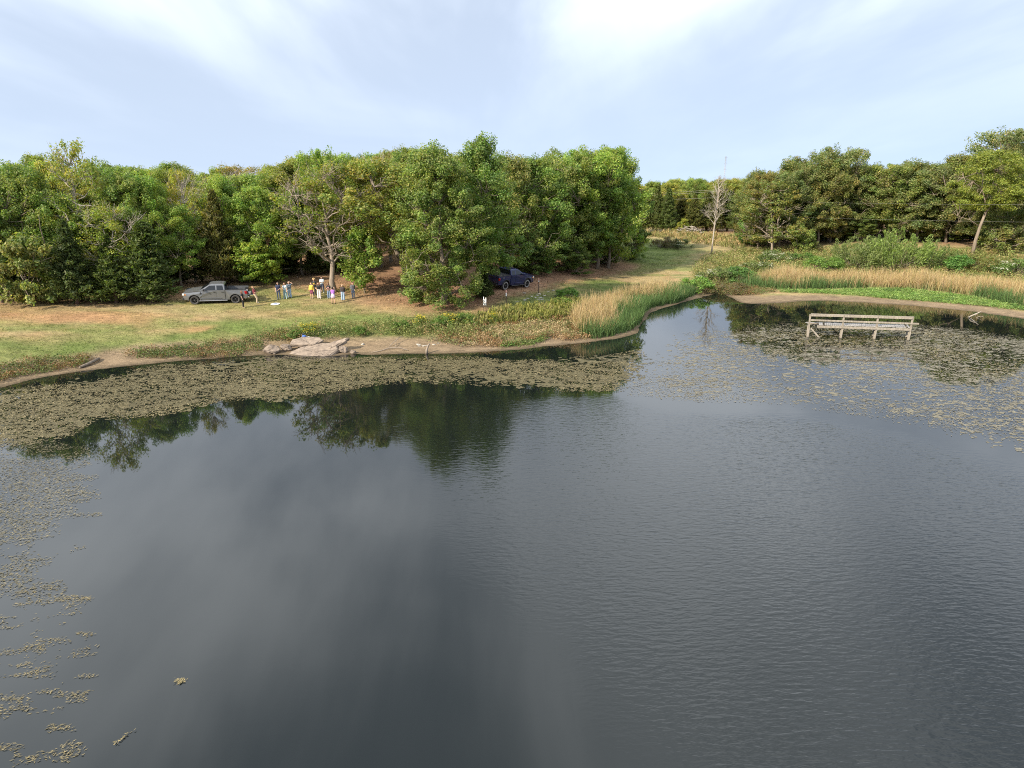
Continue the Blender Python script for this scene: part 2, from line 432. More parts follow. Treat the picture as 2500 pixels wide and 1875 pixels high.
# ------------------------------------------------------------------ pond water
WIND = [tuple(on_plane(*p)[:2]) for p in ((640, 965), (820, 948), (1000, 940), (1240, 945), (1400, 962), (1540, 972), (1640, 985), (1800, 995), (2000, 1010), (2120, 1030), (2250, 1060), (2360, 1095), (2500, 1140), (2700, 1240))] + \
       [(40, 5), (10, -5), (2, 14), (-2, 20), (-6, 32), (-13, 40)]
wx = axis(-60, 66, 0.7, -90, 100, 1.3); wy = axis(6, 82, 0.7, -80, 92, 1.3)
WX, WY = np.meshgrid(wx, wy)
wob = (fbm(WX, WY, 6, 5) - 0.5) * 7
sd = sdist(WX, WY, WIND) + wob * 0.5
rip = sstep(-0.3, 2.2, sd) * np.clip(0.35 + 1.3 * fbm(WX * 0.6, WY, 10, 15), 0.3, 1.3)
left_calm = sstep(-8, 6, WX - (WY - 20) * -0.1)
rip = rip * (0.35 + 0.65 * left_calm) * (0.45 + 0.55 * sstep(2, 16, WX + (40 - WY) * .5))
me = bpy.data.meshes.new('pond_water'); k = WX.size
me.vertices.add(k); me.vertices.foreach_set('co', np.stack([WX, WY, np.zeros_like(WX)], -1).astype(np.float32).reshape(-1))
nwx, nwy = len(wx), len(wy); ii = (np.arange(nwy - 1)[:, None] * nwx + np.arange(nwx - 1)[None]).reshape(-1)
F = np.stack([ii, ii + 1, ii + 1 + nwx, ii + nwx], 1).astype(np.int32)
me.loops.add(F.size); me.loops.foreach_set('vertex_index', F.reshape(-1))
me.polygons.add(len(F)); me.polygons.foreach_set('loop_start', np.arange(0, F.size, 4, dtype=np.int32))
a = me.attributes.new('ripple', 'FLOAT', 'POINT'); a.data.foreach_set('value', rip.astype(np.float32).reshape(-1))
me.update(calc_edges=True)
m, n, l, b = mat_new('pond_water')
b.inputs['Base Color'].default_value = (0.006, 0.0085, 0.0078, 1); b.inputs['Roughness'].default_value = 0.02; b.inputs['IOR'].default_value = 1.55
geo = n.new('ShaderNodeNewGeometry'); at = n.new('ShaderNodeAttribute'); at.attribute_name = 'ripple'
def wavetex(rot, scale, stretch, dist):
    mp = n.new('ShaderNodeMapping'); mp.vector_type = 'POINT'; mp.inputs['Rotation'].default_value = (0, 0, rot); mp.inputs['Scale'].default_value = (stretch, 1, 1)
    l.new(geo.outputs['Position'], mp.inputs[0])
    k = n.new('ShaderNodeTexNoise'); k.inputs['Scale'].default_value = scale; k.inputs['Detail'].default_value = 2; k.inputs['Distortion'].default_value = dist
    l.new(mp.outputs[0], k.inputs['Vector']); return k.outputs['Fac']
w1 = wavetex(0.55, 5.5, 0.30, 0.4); w2 = wavetex(-0.35, 8.5, 0.35, 0.3)
s1 = n.new('ShaderNodeMath'); s1.operation = 'ADD'; l.new(w1, s1.inputs[0]); l.new(w2, s1.inputs[1])
s2 = n.new('ShaderNodeMath'); s2.operation = 'MULTIPLY'; l.new(s1.outputs[0], s2.inputs[0]); l.new(at.outputs['Fac'], s2.inputs[1])
w3 = wavetex(0.2, 1.1, 0.4, 0.2)
s3 = n.new('ShaderNodeMath'); s3.operation = 'MULTIPLY_ADD'; l.new(w3, s3.inputs[0]); s3.inputs[1].default_value = 0.06; l.new(s2.outputs[0], s3.inputs[2])
bp = n.new('ShaderNodeBump'); bp.inputs['Strength'].default_value = 1.0; bp.inputs['Distance'].default_value = 0.0125
l.new(s3.outputs[0], bp.inputs['Height']); l.new(bp.outputs[0], b.inputs['Normal'])
tag(obj('pond_water', me, None, m), kind='structure')

# ------------------------------------------------------------------ trees
M_BARK2 = bark('tan_bark', (0.14, 0.105, 0.075), (0.28, 0.23, 0.175))
def curve_pts(p0, p1, r, n=5, wig=0.08, up=0.0):
    p0 = np.asarray(p0, float); p1 = np.asarray(p1, float); L = np.linalg.norm(p1 - p0)
    ts = np.linspace(0, 1, n); P = p0[None] * (1 - ts[:, None]) + p1[None] * ts[:, None]
    P[1:-1] += r.normal(0, wig * L, (n - 2, 3))
    P[:, 2] += up * L * np.sin(np.pi * ts)
    return P
PAL_OAK = np.array([1.46, 1.43, 1.75]) * np.array([[0.105, 0.155, 0.030], [0.140, 0.185, 0.038], [0.075, 0.120, 0.026], [0.185, 0.205, 0.052]])
PAL_YEL = np.array([1.1, 1.22, 1.1]) * np.array([[0.19, 0.195, 0.050], [0.235, 0.205, 0.050], [0.135, 0.160, 0.042], [0.26, 0.205, 0.06]])
PAL_CEDAR = np.array([1.1, 1.15, 1.25]) * np.array([[0.080, 0.105, 0.030], [0.105, 0.125, 0.036], [0.125, 0.125, 0.045], [0.058, 0.080, 0.026]])
def pick(pal, n, r, clump=None):
    i = r.integers(0, len(pal), n); c = pal[i]
    c = c * r.uniform(0.72, 1.28, (n, 1))
    return c
class Proto: pass
def envelope(t, kind):
    if kind == 'dome': return np.sqrt(np.clip(1 - (np.abs(t - 0.42) / 0.60) ** 2.2, 0.02, 1))
    if kind == 'tall': return np.sqrt(np.clip(1 - (np.abs(t - 0.36) / 0.66) ** 1.7, 0.02, 1))
    if kind == 'skirt': return np.sqrt(np.clip(1 - (np.clip(t - 0.30, 0, 1) / 0.72) ** 1.9, 0.02, 1)) * (0.72 + 0.28 * np.clip(t / 0.3, 0, 1))
    if kind == 'cloud': return np.sqrt(np.clip(1 - (np.abs(t - 0.55) / 0.58) ** 2.4, 0.03, 1))
    return np.ones_like(t)
def make_tree(seed, H=13.0, R=4.2, base=0.25, kind='dome', clumps=150, per=190, crad=0.85, leaf=0.205, pal=PAL_OAK, lean=(0, 0), barkm=None,
              limbs=9, trunk_r=0.2, fork=None, bare=0.0, stems=1, top_tuft=0.0, inner=0.35):
    r = np.random.default_rng(seed); T = Tubes(); p = Proto()
    zb = H * base
    trunks = []
    for s in range(stems):
        off = np.array([0, 0, 0.]) if stems == 1 else np.array([*r.normal(0, 0.25, 2), 0])
        top = np.array([lean[0] + r.normal(0, .3), lean[1] + r.normal(0, .3), H * 0.86]) + (off * 6 if stems > 1 else 0)
        ts = np.linspace(0, 1, 8); P = np.stack([off[0] + (top[0] - off[0]) * ts ** 1.3, off[1] + (top[1] - off[1]) * ts ** 1.3, -0.4 + (top[2] + 0.4) * ts], 1)
        P[1:-1, :2] += r.normal(0, 0.12, (6, 2))
        rad = trunk_r / math.sqrt(stems) * (1 - 0.86 * ts) ; rad[0] *= 1.5
        T.add(P, rad, 8); trunks.append(P)
    limbpts = [(q, 0.0) for P in trunks for q in P[3:]]
    ga = r.uniform(0, 6.28)
    for i in range(limbs):
        P = trunks[i % stems]; t = 0.12 + 0.8 * (i + r.uniform(0, 1)) / limbs
        zt = zb + (H - zb) * (t * 0.82)
        z0 = max(zt - R * 0.55, zb * 0.75, 0.5)
        k = np.interp(z0, P[:, 2], np.arange(len(P))); i0 = int(k); i1 = min(i0 + 1, len(P) - 1); p0 = P[i0] * (1 - (k - i0)) + P[i1] * (k - i0)
        ga += 2.4 + r.normal(0, 0.3)
        rr = R * envelope(np.array(t), kind) * r.uniform(0.6, 0.92)
        ax = np.array([np.interp(zt, P[:, 2], P[:, 0]), np.interp(zt, P[:, 2], P[:, 1])])
        p1 = np.array([ax[0] + rr * math.cos(ga), ax[1] + rr * math.sin(ga), zt])
        Q = curve_pts(p0, p1, r, 6, 0.06, 0.08)
        T.add(Q, np.linspace(trunk_r * 0.42, 0.03, 6) * r.uniform(0.7, 1.1), 5, False)
        limbpts += [(q, 1) for q in Q[2:]]
    LP = np.array([q for q, _ in limbpts])
    # clump centres through the crown, denser towards its skin, with lobes
    n = clumps
    t = r.uniform(0, 1, n) ** 0.9; ang = r.uniform(0, 2 * np.pi, n)
    lob = 1 + 0.22 * np.sin(3 * ang + r.uniform(0, 6)) * np.cos(5 * t + r.uniform(0, 6)) + 0.12 * np.sin(5 * ang + 9 * t)
    rad = R * envelope(t, kind) * lob * np.where(r.uniform(0, 1, n) < inner, r.uniform(0.15, 0.75, n), r.uniform(0.75, 1.02, n))
    P0 = trunks[0]; z = zb + (H - zb) * t
    cx = np.interp(z, P0[:, 2], P0[:, 0]); cy = np.interp(z, P0[:, 2], P0[:, 1])
    cen = np.stack([cx + rad * np.cos(ang), cy + rad * np.sin(ang), z], 1)
    if top_tuft > 0:
        k = int(n * 0.10); j = r.permutation(n)[:k]
        cen[j] = np.stack([P0[-1, 0] + r.normal(0, R * 0.17, k), P0[-1, 1] + r.normal(0, R * 0.17, k), H - r.uniform(0, 1, k) * H * 0.1 + top_tuft * r.uniform(0, 1, k)], 1)
    cen[:, 2] = np.maximum(cen[:, 2], 0.5)
    keep = r.uniform(0, 1, n) >= bare
    V = []; Cc = []
    for i in range(n):
        c = cen[i]
        cost = np.linalg.norm(LP - c, axis=1) + np.where(LP[:, 2] > c[2], 1.5, 0)
        q = LP[int(np.argmin(cost))]
        Q = curve_pts(q, c, r, 4, 0.08, 0.05); T.add(Q, (0.045, 0.035, 0.026, 0.016), 4, False)
        if not keep[i] or i % 9 == 0:
            for _ in range(4 if not keep[i] else 2):
                e = c + norm(r.normal(size=3) + norm(c - q) * 1.1 + np.array([0, 0, .5])) * crad * r.uniform(0.8, 1.6)
                T.add(curve_pts(q * .35 + c * .65, e, r, 4, 0.1), (0.026, 0.02, 0.014, 0.008), 3, False)
        if not keep[i]: continue
        m = int(1.22 * per * r.uniform(0.6, 1.3)); o = norm(r.normal(size=(m, 3)))
        d = norm(c - q + np.array([0, 0, 0.4])); s = crad * r.uniform(0.65, 1.25)
        rr = s * r.uniform(0, 1, (m, 1)) ** 0.42
        pos = o * rr; al = (pos @ d)[:, None]; pos = pos * 0.82 + d * al * 0.55
        pos[:, 2] *= 0.82
        N = norm(o * 0.75 + np.array([0, 0, 0.45]) + r.normal(0, 0.5, (m, 3)))
        L = leaf * r.uniform(0.7, 1.35, m)
        V.append(leaf_quads(c + pos, N, L, L * r.uniform(0.5, 0.72, m), r))
        cl = pick(pal, m, r); cl = cl * (0.55 + 0.45) * r.uniform(0.8, 1.2) * (np.array([r.uniform(0.88, 1.18), 1, r.uniform(0.85, 1.1)]))
        Cc.append(cl)
    p.H = H; p.R = R
    p.trunk = T.mesh('tree_trunk', barkm or M_BARK)
    p.crown = quad_mesh('tree_crown', np.concatenate(V), np.concatenate(Cc), M_LEAF) if V else None
    return p
def make_cedar(seed, H=9.0, R=2.3, branches=190, per=110, base=0.03, power=0.8, pal=PAL_CEDAR, leaders=1):
    r = np.random.default_rng(seed); T = Tubes(); p = Proto()
    T.add(np.array([[0, 0, -0.3], [0.05, 0, H * .3], [0, 0.05, H * .6], [0, 0, H * 0.98]]), (0.2, 0.14, 0.08, 0.015), 7)
    V = []; Cc = []
    for i in range(branches):
        t = (i + r.uniform(0, 1)) / branches; t = t ** 0.85
        z0 = H * (base + (1 - base) * t); ang = i * 2.399 + r.normal(0, 0.3)
        ln = R * (1 - t) ** power * r.uniform(0.72, 1.15) + 0.22
        elev = math.radians(r.uniform(18, 42) + 30 * t)
        d = np.array([math.cos(ang) * math.cos(elev), math.sin(ang) * math.cos(elev), math.sin(elev)])
        tip = np.array([0, 0, z0]) + d * ln; tip[2] = max(tip[2], 0.3)
        if i % 2 == 0: T.add(np.array([[0, 0, z0], [*(d[:2] * ln * .5), z0 + d[2] * ln * .4], tip]), (0.03, 0.02, 0.008), 3, False)
        m = int(per * (0.35 + 0.75 * ln / R)); u = r.uniform(0.12, 1.02, m) ** 0.75
        P = np.array([0, 0, z0])[None] + d[None] * ln * u[:, None]; P[:, 2] += 0.10 * ln * (u ** 2 - u)
        wdt = 0.16 * ln * (1.15 - u) + 0.07
        P += r.normal(0, 1, (m, 3)) * wdt[:, None] * np.array([1, 1, 0.75])
        al = norm(d[None] * 1.0 + np.array([0, 0, 0.45]) + r.normal(0, 0.38, (m, 3)))
        N = norm(r.normal(0, 1, (m, 3)) + np.array([0, 0, 0.4]) + d * 0.4)
        L = r.uniform(0.2, 0.46, m)
        V.append(leaf_quads(P, N, L, L * 0.3, r, al)); Cc.append(pick(pal, m, r) * r.uniform(0.75, 1.2))
    p.H = H; p.R = R; p.trunk = T.mesh('cedar_trunk', M_RED); p.crown = quad_mesh('cedar_crown', np.concatenate(V), np.concatenate(Cc), M_LEAF)
    return p
def make_dead(seed, H=13.0, R=3.2, n=26, trunk_r=0.15, twigs=9, base=0.34):
    r = np.random.default_rng(seed); T = Tubes(); p = Proto()
    ts = np.linspace(0, 1, 9); P = np.stack([0.16 * np.sin(ts * 3), 0.12 * np.sin(ts * 4 + 1), -0.3 + (H + .3) * ts], 1)
    T.add(P, trunk_r * (1 - 0.93 * ts), 8)
    for i in range(n):
        t = base + (0.95 - base) * (i + r.uniform(0, 1)) / n; k = t * 8; i0 = min(int(k), 7); p0 = P[i0] * (1 - k + i0) + P[i0 + 1] * (k - i0)
        a = i * 2.4 + r.normal(0, .4); ln = R * (1.15 - t) * r.uniform(0.6, 1.2) + 0.5; el = math.radians(r.uniform(38, 72))
        e = p0 + ln * np.array([math.cos(a) * math.cos(el), math.sin(a) * math.cos(el), math.sin(el)])
        Q = curve_pts(p0, e, r, 6, 0.05, 0.06); T.add(Q, np.linspace(0.06, 0.012, 6), 5, False)
        for j in range(twigs):
            q = Q[r.integers(2, 6)]; e2 = q + norm(norm(e - p0) + r.normal(0, 0.6, 3) + np.array([0, 0, .4])) * ln * r.uniform(0.25, 0.6)
            Q2 = curve_pts(q, e2, r, 4, 0.07); T.add(Q2, (0.022, 0.016, 0.011, 0.006), 3, False)
            for _ in range(2):
                T.add(curve_pts(Q2[2], Q2[2] + norm(r.normal(0, .6, 3) + norm(e2 - q)) * ln * .25, r, 3, 0.05), (0.011, 0.008, 0.005), 3, False)
    p.H = H; p.R = R; p.trunk = T.mesh('dead_trunk', M_PALE); p.crown = None
    return p

OAK = [make_tree(11, 13, 4.3, .20, 'dome', 150, 190), make_tree(12, 13, 3.6, .24, 'tall', 140, 190, top_tuft=.6), make_tree(13, 12, 5.0, .22, 'dome', 170, 185),
       make_tree(14, 13, 4.0, .10, 'skirt', 165, 185, top_tuft=.5), make_tree(15, 11, 3.5, .04, 'skirt', 150, 180, crad=.75, stems=2)]
CLOUD = [make_tree(21, 13, 4.4, .26, 'cloud', 150, 200, 0.9, limbs=11, trunk_r=.24), make_tree(22, 13, 4.0, .18, 'cloud', 150, 200, 0.85, limbs=11, trunk_r=.22), make_tree(23, 13, 4.6, .08, 'skirt', 165, 190, .85)]
SPARSE = [make_tree(31, 12.5, 3.9, .30, 'dome', 130, 85, .85, pal=PAL_YEL, bare=.35, barkm=M_PALE, limbs=12, trunk_r=.2), make_tree(32, 13, 3.2, .35, 'tall', 105, 70, .8, pal=PAL_YEL, bare=.3, barkm=M_PALE, limbs=12)]
CEDAR = [make_cedar(41), make_cedar(42, 9, 2.0, power=.65), make_cedar(43, 9, 2.7, power=.9)]
YOUNG = make_tree(51, 6, 1.5, .18, 'skirt', 70, 130, .55, .19, limbs=8, trunk_r=.09)
BUSHY = [make_tree(61, 4.5, 2.1, .03, 'skirt', 75, 120, .55, .20, stems=3, limbs=8, trunk_r=.10), make_tree(62, 4.5, 1.9, .03, 'skirt', 70, 120, .55, .2, stems=3, limbs=8, trunk_r=.10, pal=PAL_YEL)]
DEAD = make_dead(71)

def px_height(base, py_top):
    d = px_dir(0, py_top); return CAM_H + d[2] / d[1] * base[1] - base[2]
TREE_N = [0]
def plant(proto, loc, H, Rw, rz, tint, name, label, cat='tree', group=None, tname='trunk', cname='crown'):
    e = thing(name, label, cat, loc, rz, group)
    sz = H / proto.H; sx = Rw / proto.R
    e.scale = (sx, sx, sz)
    t = obj(tname, proto.trunk, e)
    if proto.crown:
        c = obj(cname, proto.crown, e); c.color = (*tint, 1)
    TREE_N[0] += 1
    return e
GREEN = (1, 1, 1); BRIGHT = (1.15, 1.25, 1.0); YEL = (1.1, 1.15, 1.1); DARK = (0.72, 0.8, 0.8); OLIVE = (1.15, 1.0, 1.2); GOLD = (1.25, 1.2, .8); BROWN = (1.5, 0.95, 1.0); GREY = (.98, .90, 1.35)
def ptree(proto, px, py, top, hw, tint, name, label, rz=None, group=None, cat='tree', Y=None):
    """a tree whose foot stands at a photo spot; top = photo row of its highest leaves, hw = half its width in photo pixels"""
    p = gt(px, py)
    H = px_height(p, top) / 1.03
    Rw = hw * p[1] / FPX * 1.0
    return plant(proto, p, H, Rw, random.uniform(0, 6.28) if rz is None else rz, tint, name, label, cat, group)

# wood on the left bank: the front row one by one
F1 = [
 (OAK[3], 5, 738, 490, 62, DARK, 'oak_tree', 'dark shaded oak at the edge of the picture beside the multi-stemmed bush'),
 (BUSHY[0], 88, 740, 575, 66, OLIVE, 'small_oak_tree', 'broad olive bushy small oak with foliage down to the grass, outermost on the bank'),
 (OAK[4], 140, 728, 480, 88, BRIGHT, 'small_oak_tree', 'bright green oak rising just behind the olive bushy small oak'),
 (CEDAR[0], 190, 743, 535, 62, (.8, .88, .85), 'cedar_tree', 'dark green cedar between the olive bushy oak and the yellow-green tree'),
 (SPARSE[0], 300, 726, 500, 84, (1.05, 1.2, .9), 'yellowing_tree', 'thin yellow-green tree between two dark cedars at the wood edge'),
 (CEDAR[2], 285, 740, 570, 66, (.95, 1.05, .8), 'cedar_tree', 'low spreading cedar at the foot of the thin yellow-green tree'),
 (CEDAR[1], 375, 738, 540, 68, (.9, 1.0, .85), 'cedar_tree', 'pointed cedar with a tall leader just left of the grey pickup'),
 (OAK[0], 445, 700, 500, 68, BRIGHT, 'oak_tree', 'bright green oak rising behind the bonnet of the grey pickup'),
 (CEDAR[2], 545, 697, 462, 66, (1.35, 1.05, .9), 'cedar_tree', 'tall brownish cedar behind the grey pickup'),
 (BUSHY[0], 600, 690, 595, 48, BRIGHT, 'understory_bush', 'bright green bush behind the bed of the grey pickup'),
 (BUSHY[1], 668, 684, 590, 52, (.9, 1.2, .8), 'understory_bush', 'bright green bush at the wood edge behind the three people in jeans'),
 (OAK[3], 640, 682, 458, 74, BRIGHT, 'oak_tree', 'bright green oak behind the bush above the three people in jeans'),
 (OAK[1], 740, 672, 470, 60, GREEN, 'oak_tree', 'green oak in the shade behind the half-bare tree'),
 (CLOUD[0], 800, 660, 365, 62, BRIGHT, 'oak_tree', 'dome-topped bright oak standing tall behind the half-bare tree'),
 (OAK[0], 30, 722, 425, 90, GREEN, 'oak_tree', 'tall green oak at the outer end of the wood above the dark shaded one'),
 (SPARSE[1], 226, 712, 340, 72, YEL, 'yellowing_tree', 'tallest sparse yellowing tree with open top above the wood beyond the cedars'),
 (OAK[2], 120, 715, 405, 100, GREEN, 'oak_tree', 'wide green oak in the second row of the wood, left of the tallest sparse tree'),
 (OAK[0], 330, 706, 425, 80, GREEN, 'oak_tree', 'round green oak in the second row, right of the tallest sparse tree'),
 (OAK[2], 400, 698, 432, 78, BRIGHT, 'oak_tree', 'pale green oak in the second row above the pointed cedar'),
 (SPARSE[0], 478, 688, 412, 50, GOLD, 'yellowing_tree', 'golden yellow tree top in the wood above the grey pickup'),
 (OAK[1], 565, 684, 440, 58, BRIGHT, 'oak_tree', 'pointed bright oak in the second row above the brownish cedar'),
]
for f in F1: ptree(*f)
# half-bare tree among the people, young oak, leaning oak
T_HALF = make_tree(81, 12, 4.2, .32, 'dome', 170, 62, .75, .21, PAL_YEL, bare=.55, barkm=M_MID, limbs=15, trunk_r=.27, lean=(-.6, 0))
ptree(T_HALF, 815, 714, 405, 115, (.85, .95, .8), 'half_bare_oak', 'half-bare oak with dead grey branches and a thick bare trunk behind the group', rz=0)
ptree(YOUNG, 893, 716, 555, 42, BRIGHT, 'young_oak', 'slim young oak with leaves hanging low beside the person in a grey hoodie', rz=1)
T_LEAN = make_tree(82, 12.5, 5.2, .48, 'dome', 170, 170, .85, .21, np.concatenate([PAL_OAK, PAL_YEL[:2]]), lean=(-3.6, 1.0), limbs=11, trunk_r=.27)
ptree(T_LEAN, 1000, 702, 388, 150, (1.1, 1.0, .95), 'leaning_oak', 'olive oak with a leaning curved trunk and spreading crown', rz=0)
T_C1 = make_tree(83, 16, 4.6, .03, 'skirt', 300, 200, .85, .21, top_tuft=1.8, limbs=14, trunk_r=.3)
ptree(T_C1, 1085, 742, 388, 106, GREEN, 'large_oak', 'largest oak, leaves from the ground to a tufted top, in front of the blue pickup', rz=.4)
T_C2 = make_tree(84, 15, 4.0, .20, 'tall', 220, 190, .85, .21, top_tuft=1.6, limbs=14, trunk_r=.26)
ptree(T_C2, 1178, 722, 358, 90, (.85, .95, .9), 'large_oak', 'tall dark oak hiding the tail of the blue pickup, its top the highest point', rz=1.2)
ptree(CEDAR[0], 1181, 729, 652, 31, (.85, .9, .85), 'young_cedar', 'small dark cedar growing round the trunk beside the tail of the blue pickup')
F2 = [
 (OAK[0], 1000, 660, 372, 95, GREEN, 'oak_tree', 'green oak just behind the leaning oak'),
 (OAK[3], 1060, 672, 362, 100, GREEN, 'oak_tree', 'green oak behind the largest oak, left of its trunk'),
 (SPARSE[0], 930, 652, 380, 80, (1.15, 1.0, .9), 'yellowing_tree', 'brownish thinning tree behind the leaning oak'),
 (SPARSE[1], 955, 640, 368, 55, GREY, 'yellowing_tree', 'pale open-topped tree on the skyline above the leaning oak'),
 (OAK[2], 870, 640, 382, 75, GREEN, 'oak_tree', 'green oak on the skyline between half-bare oak and leaning oak'),
 (CLOUD[2], 1300, 668, 385, 85, (.9, 1, .9), 'oak_tree', 'dark green oak behind the roof of the blue pickup'),
 (OAK[1], 1250, 672, 388, 70, OLIVE, 'oak_tree', 'olive oak between the tall dark oak and the thin-trunked one'),
 (CLOUD[1], 1376, 660, 372, 80, GREEN, 'oak_tree', 'oak with a thin pale trunk right of the blue pickup'),
 (CLOUD[0], 1424, 655, 366, 80, BRIGHT, 'oak_tree', 'second oak from the open meadow with a bright rounded top'),
 (CLOUD[2], 1484, 655, 362, 85, BRIGHT, 'oak_tree', 'outermost oak of the grove, its crown reaching over the meadow'),
 (OAK[3], 1440, 632, 372, 75, GREEN, 'oak_tree', 'green oak in the grove behind the two that border the meadow'),
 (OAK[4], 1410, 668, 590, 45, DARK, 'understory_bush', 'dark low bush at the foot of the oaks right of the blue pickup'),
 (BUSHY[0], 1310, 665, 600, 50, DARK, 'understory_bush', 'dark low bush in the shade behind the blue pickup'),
]
for f in F2: ptree(*f)
# the wood behind
def sil(px): return np.interp(px, [-400, 0, 60, 110, 170, 260, 310, 400, 460, 520, 600, 650, 700, 760, 820, 860, 900, 950, 1000, 1040, 1100, 1165, 1210, 1260, 1330, 1380, 1440, 1500, 1545, 1562],
    [430, 415, 430, 402, 385, 392, 405, 395, 410, 420, 408, 392, 400, 378, 366, 385, 395, 374, 376, 370, 366, 372, 388, 395, 380, 370, 374, 366, 400, 430])
rt = random.Random(5)
def near_l(px):
    for q, nm in ((70, 'the dark shaded oak'), (170, 'the olive bushy small oak'), (270, 'the thin yellow-green tree'), (360, 'the low spreading cedar'), (440, 'the pointed cedar'), (520, 'the cab of the grey pickup'), (600, 'the bed of the grey pickup'), (690, 'the trio in jeans'), (770, 'the person in yellow'),
                  (850, 'the half-bare oak'), (930, 'the young oak'), (1020, 'the leaning oak'), (1110, 'the largest oak'), (1200, 'the tall dark oak'), (1300, 'the blue pickup'), (1380, 'the furthest metal post')):
        if px < q: return nm
    return 'the oaks bordering the meadow'
def near_r(px):
    for q, nm in ((1890, 'the vine-covered tree'), (1960, 'the dense round-topped oak'), (2040, 'the first high dome'), (2120, 'the left feathery shrub'), (2220, 'the tallest feathery shrub'), (2320, 'the olive oak'), (2420, 'the pale forked trunk')):
        if px < q: return nm
    return 'the outer end of the far reeds'
def tone(pr, v, red):
    if pr in SPARSE: return 'sparse yellowing'
    return ('olive ' if red > 1.15 else '') + ('bright' if v > 1.03 else 'mid-toned' if v > .92 else 'dull dark') + ' green'
for row, (Y, step) in enumerate(((90, 62), (98, 58), (108, 52))):
    px = -170 + row * 20
    while px < 1480:
        x = (px - 1250) / FPX * Y * 1.03 / 1.0
        Yl = Y + rt.uniform(-3, 3) + (6 if px > 850 else 0)
        x = (px + rt.uniform(-14, 14) - 1250) / FPX * Yl * 1.0
        p = (x, Yl, hz(x, Yl)); top = sil(px) + (rt.uniform(-10, 0) if rt.uniform(0, 1) < .15 else rt.uniform(0, 44)) - row * 2
        H = px_height(p, top) / 1.04; pr = rt.choice([OAK[0], OAK[1], OAK[2], OAK[3], CLOUD[0], CLOUD[1], OAK[3], SPARSE[0]])
        v = rt.uniform(.82, 1.15); rd = rt.uniform(.9, 1.3)
        plant(pr, p, H, rt.uniform(3.9, 5.4), rt.uniform(0, 6.28), (v * rd, v * 1.08, v * rt.uniform(.8, 1.1)), 'wood_tree', tone(pr, v, rd) + ' crown, ' + ('second', 'third', 'last')[row] + ' rank above ' + near_l(px), 'tree', 'trees behind the front rows of the left-bank wood')
        px += step * rt.uniform(.8, 1.2)
# dark lower growth that closes the wood between the trunks
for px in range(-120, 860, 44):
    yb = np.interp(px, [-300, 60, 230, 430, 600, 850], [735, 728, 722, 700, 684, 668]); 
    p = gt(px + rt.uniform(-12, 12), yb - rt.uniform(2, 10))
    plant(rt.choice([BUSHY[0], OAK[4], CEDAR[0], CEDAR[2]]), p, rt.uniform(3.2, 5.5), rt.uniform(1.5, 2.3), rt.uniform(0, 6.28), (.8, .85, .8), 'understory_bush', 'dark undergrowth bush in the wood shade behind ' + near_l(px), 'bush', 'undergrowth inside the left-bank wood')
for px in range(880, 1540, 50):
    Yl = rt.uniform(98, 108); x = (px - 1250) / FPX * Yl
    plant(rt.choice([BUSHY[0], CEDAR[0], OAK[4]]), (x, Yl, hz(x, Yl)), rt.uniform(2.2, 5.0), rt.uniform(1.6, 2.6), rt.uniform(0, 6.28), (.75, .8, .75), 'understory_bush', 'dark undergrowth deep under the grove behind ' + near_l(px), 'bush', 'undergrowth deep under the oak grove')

# far side of the meadow
def near_m(px): return 'the outermost grove oak' if px < 1590 else 'the brown brush clump' if px < 1640 else 'the brush pile' if px < 1700 else 'the dead tree' if px < 1765 else 'the utility pole wires'
for i, px in enumerate(range(1540, 1830, 30)):
    p = gt(px + rt.uniform(-8, 8), 566 + rt.uniform(-3, 3)); H = px_height(p, rt.uniform(455, 480))
    plant(CEDAR[i % 3], p, H, rt.uniform(2.6, 3.6), rt.uniform(0, 6.28), (rt.uniform(.95, 1.35), 1.05, .85), 'cedar_tree', 'dark cedar in the row closing the meadow, above ' + near_m(px), 'tree', 'cedars at the far end of the meadow')
for k, Y in enumerate((175, 192, 230)):
    for px in range(1530, 1850, 30):
        Yl = Y + rt.uniform(-6, 6); x = (px + rt.uniform(-10, 10) - 1250) / FPX * Yl; p = (x, Yl, hz(x, Yl))
        H = px_height(p, np.interp(px, [1560, 1650, 1720, 1800], [448, 437, 442, 436]) + rt.uniform(0, 16)); v = rt.uniform(.9, 1.2)
        plant(rt.choice(OAK[:4] + CLOUD), p, H, rt.uniform(3.5, 5), rt.uniform(0, 6.28), (v * rt.uniform(1, 1.5), v * 1.12, v), 'far_tree', ('near', 'middle', 'furthest')[k] + '-rank pale green tree top beyond the meadow cedars, above ' + near_m(px), 'tree', 'tree tops beyond the meadow cedars')
ptree(BUSHY[1], 1650, 568, 535, 14, BRIGHT, 'small_oak_tree', 'small yellow-green sapling in front of the far meadow cedars, left of the brush pile')

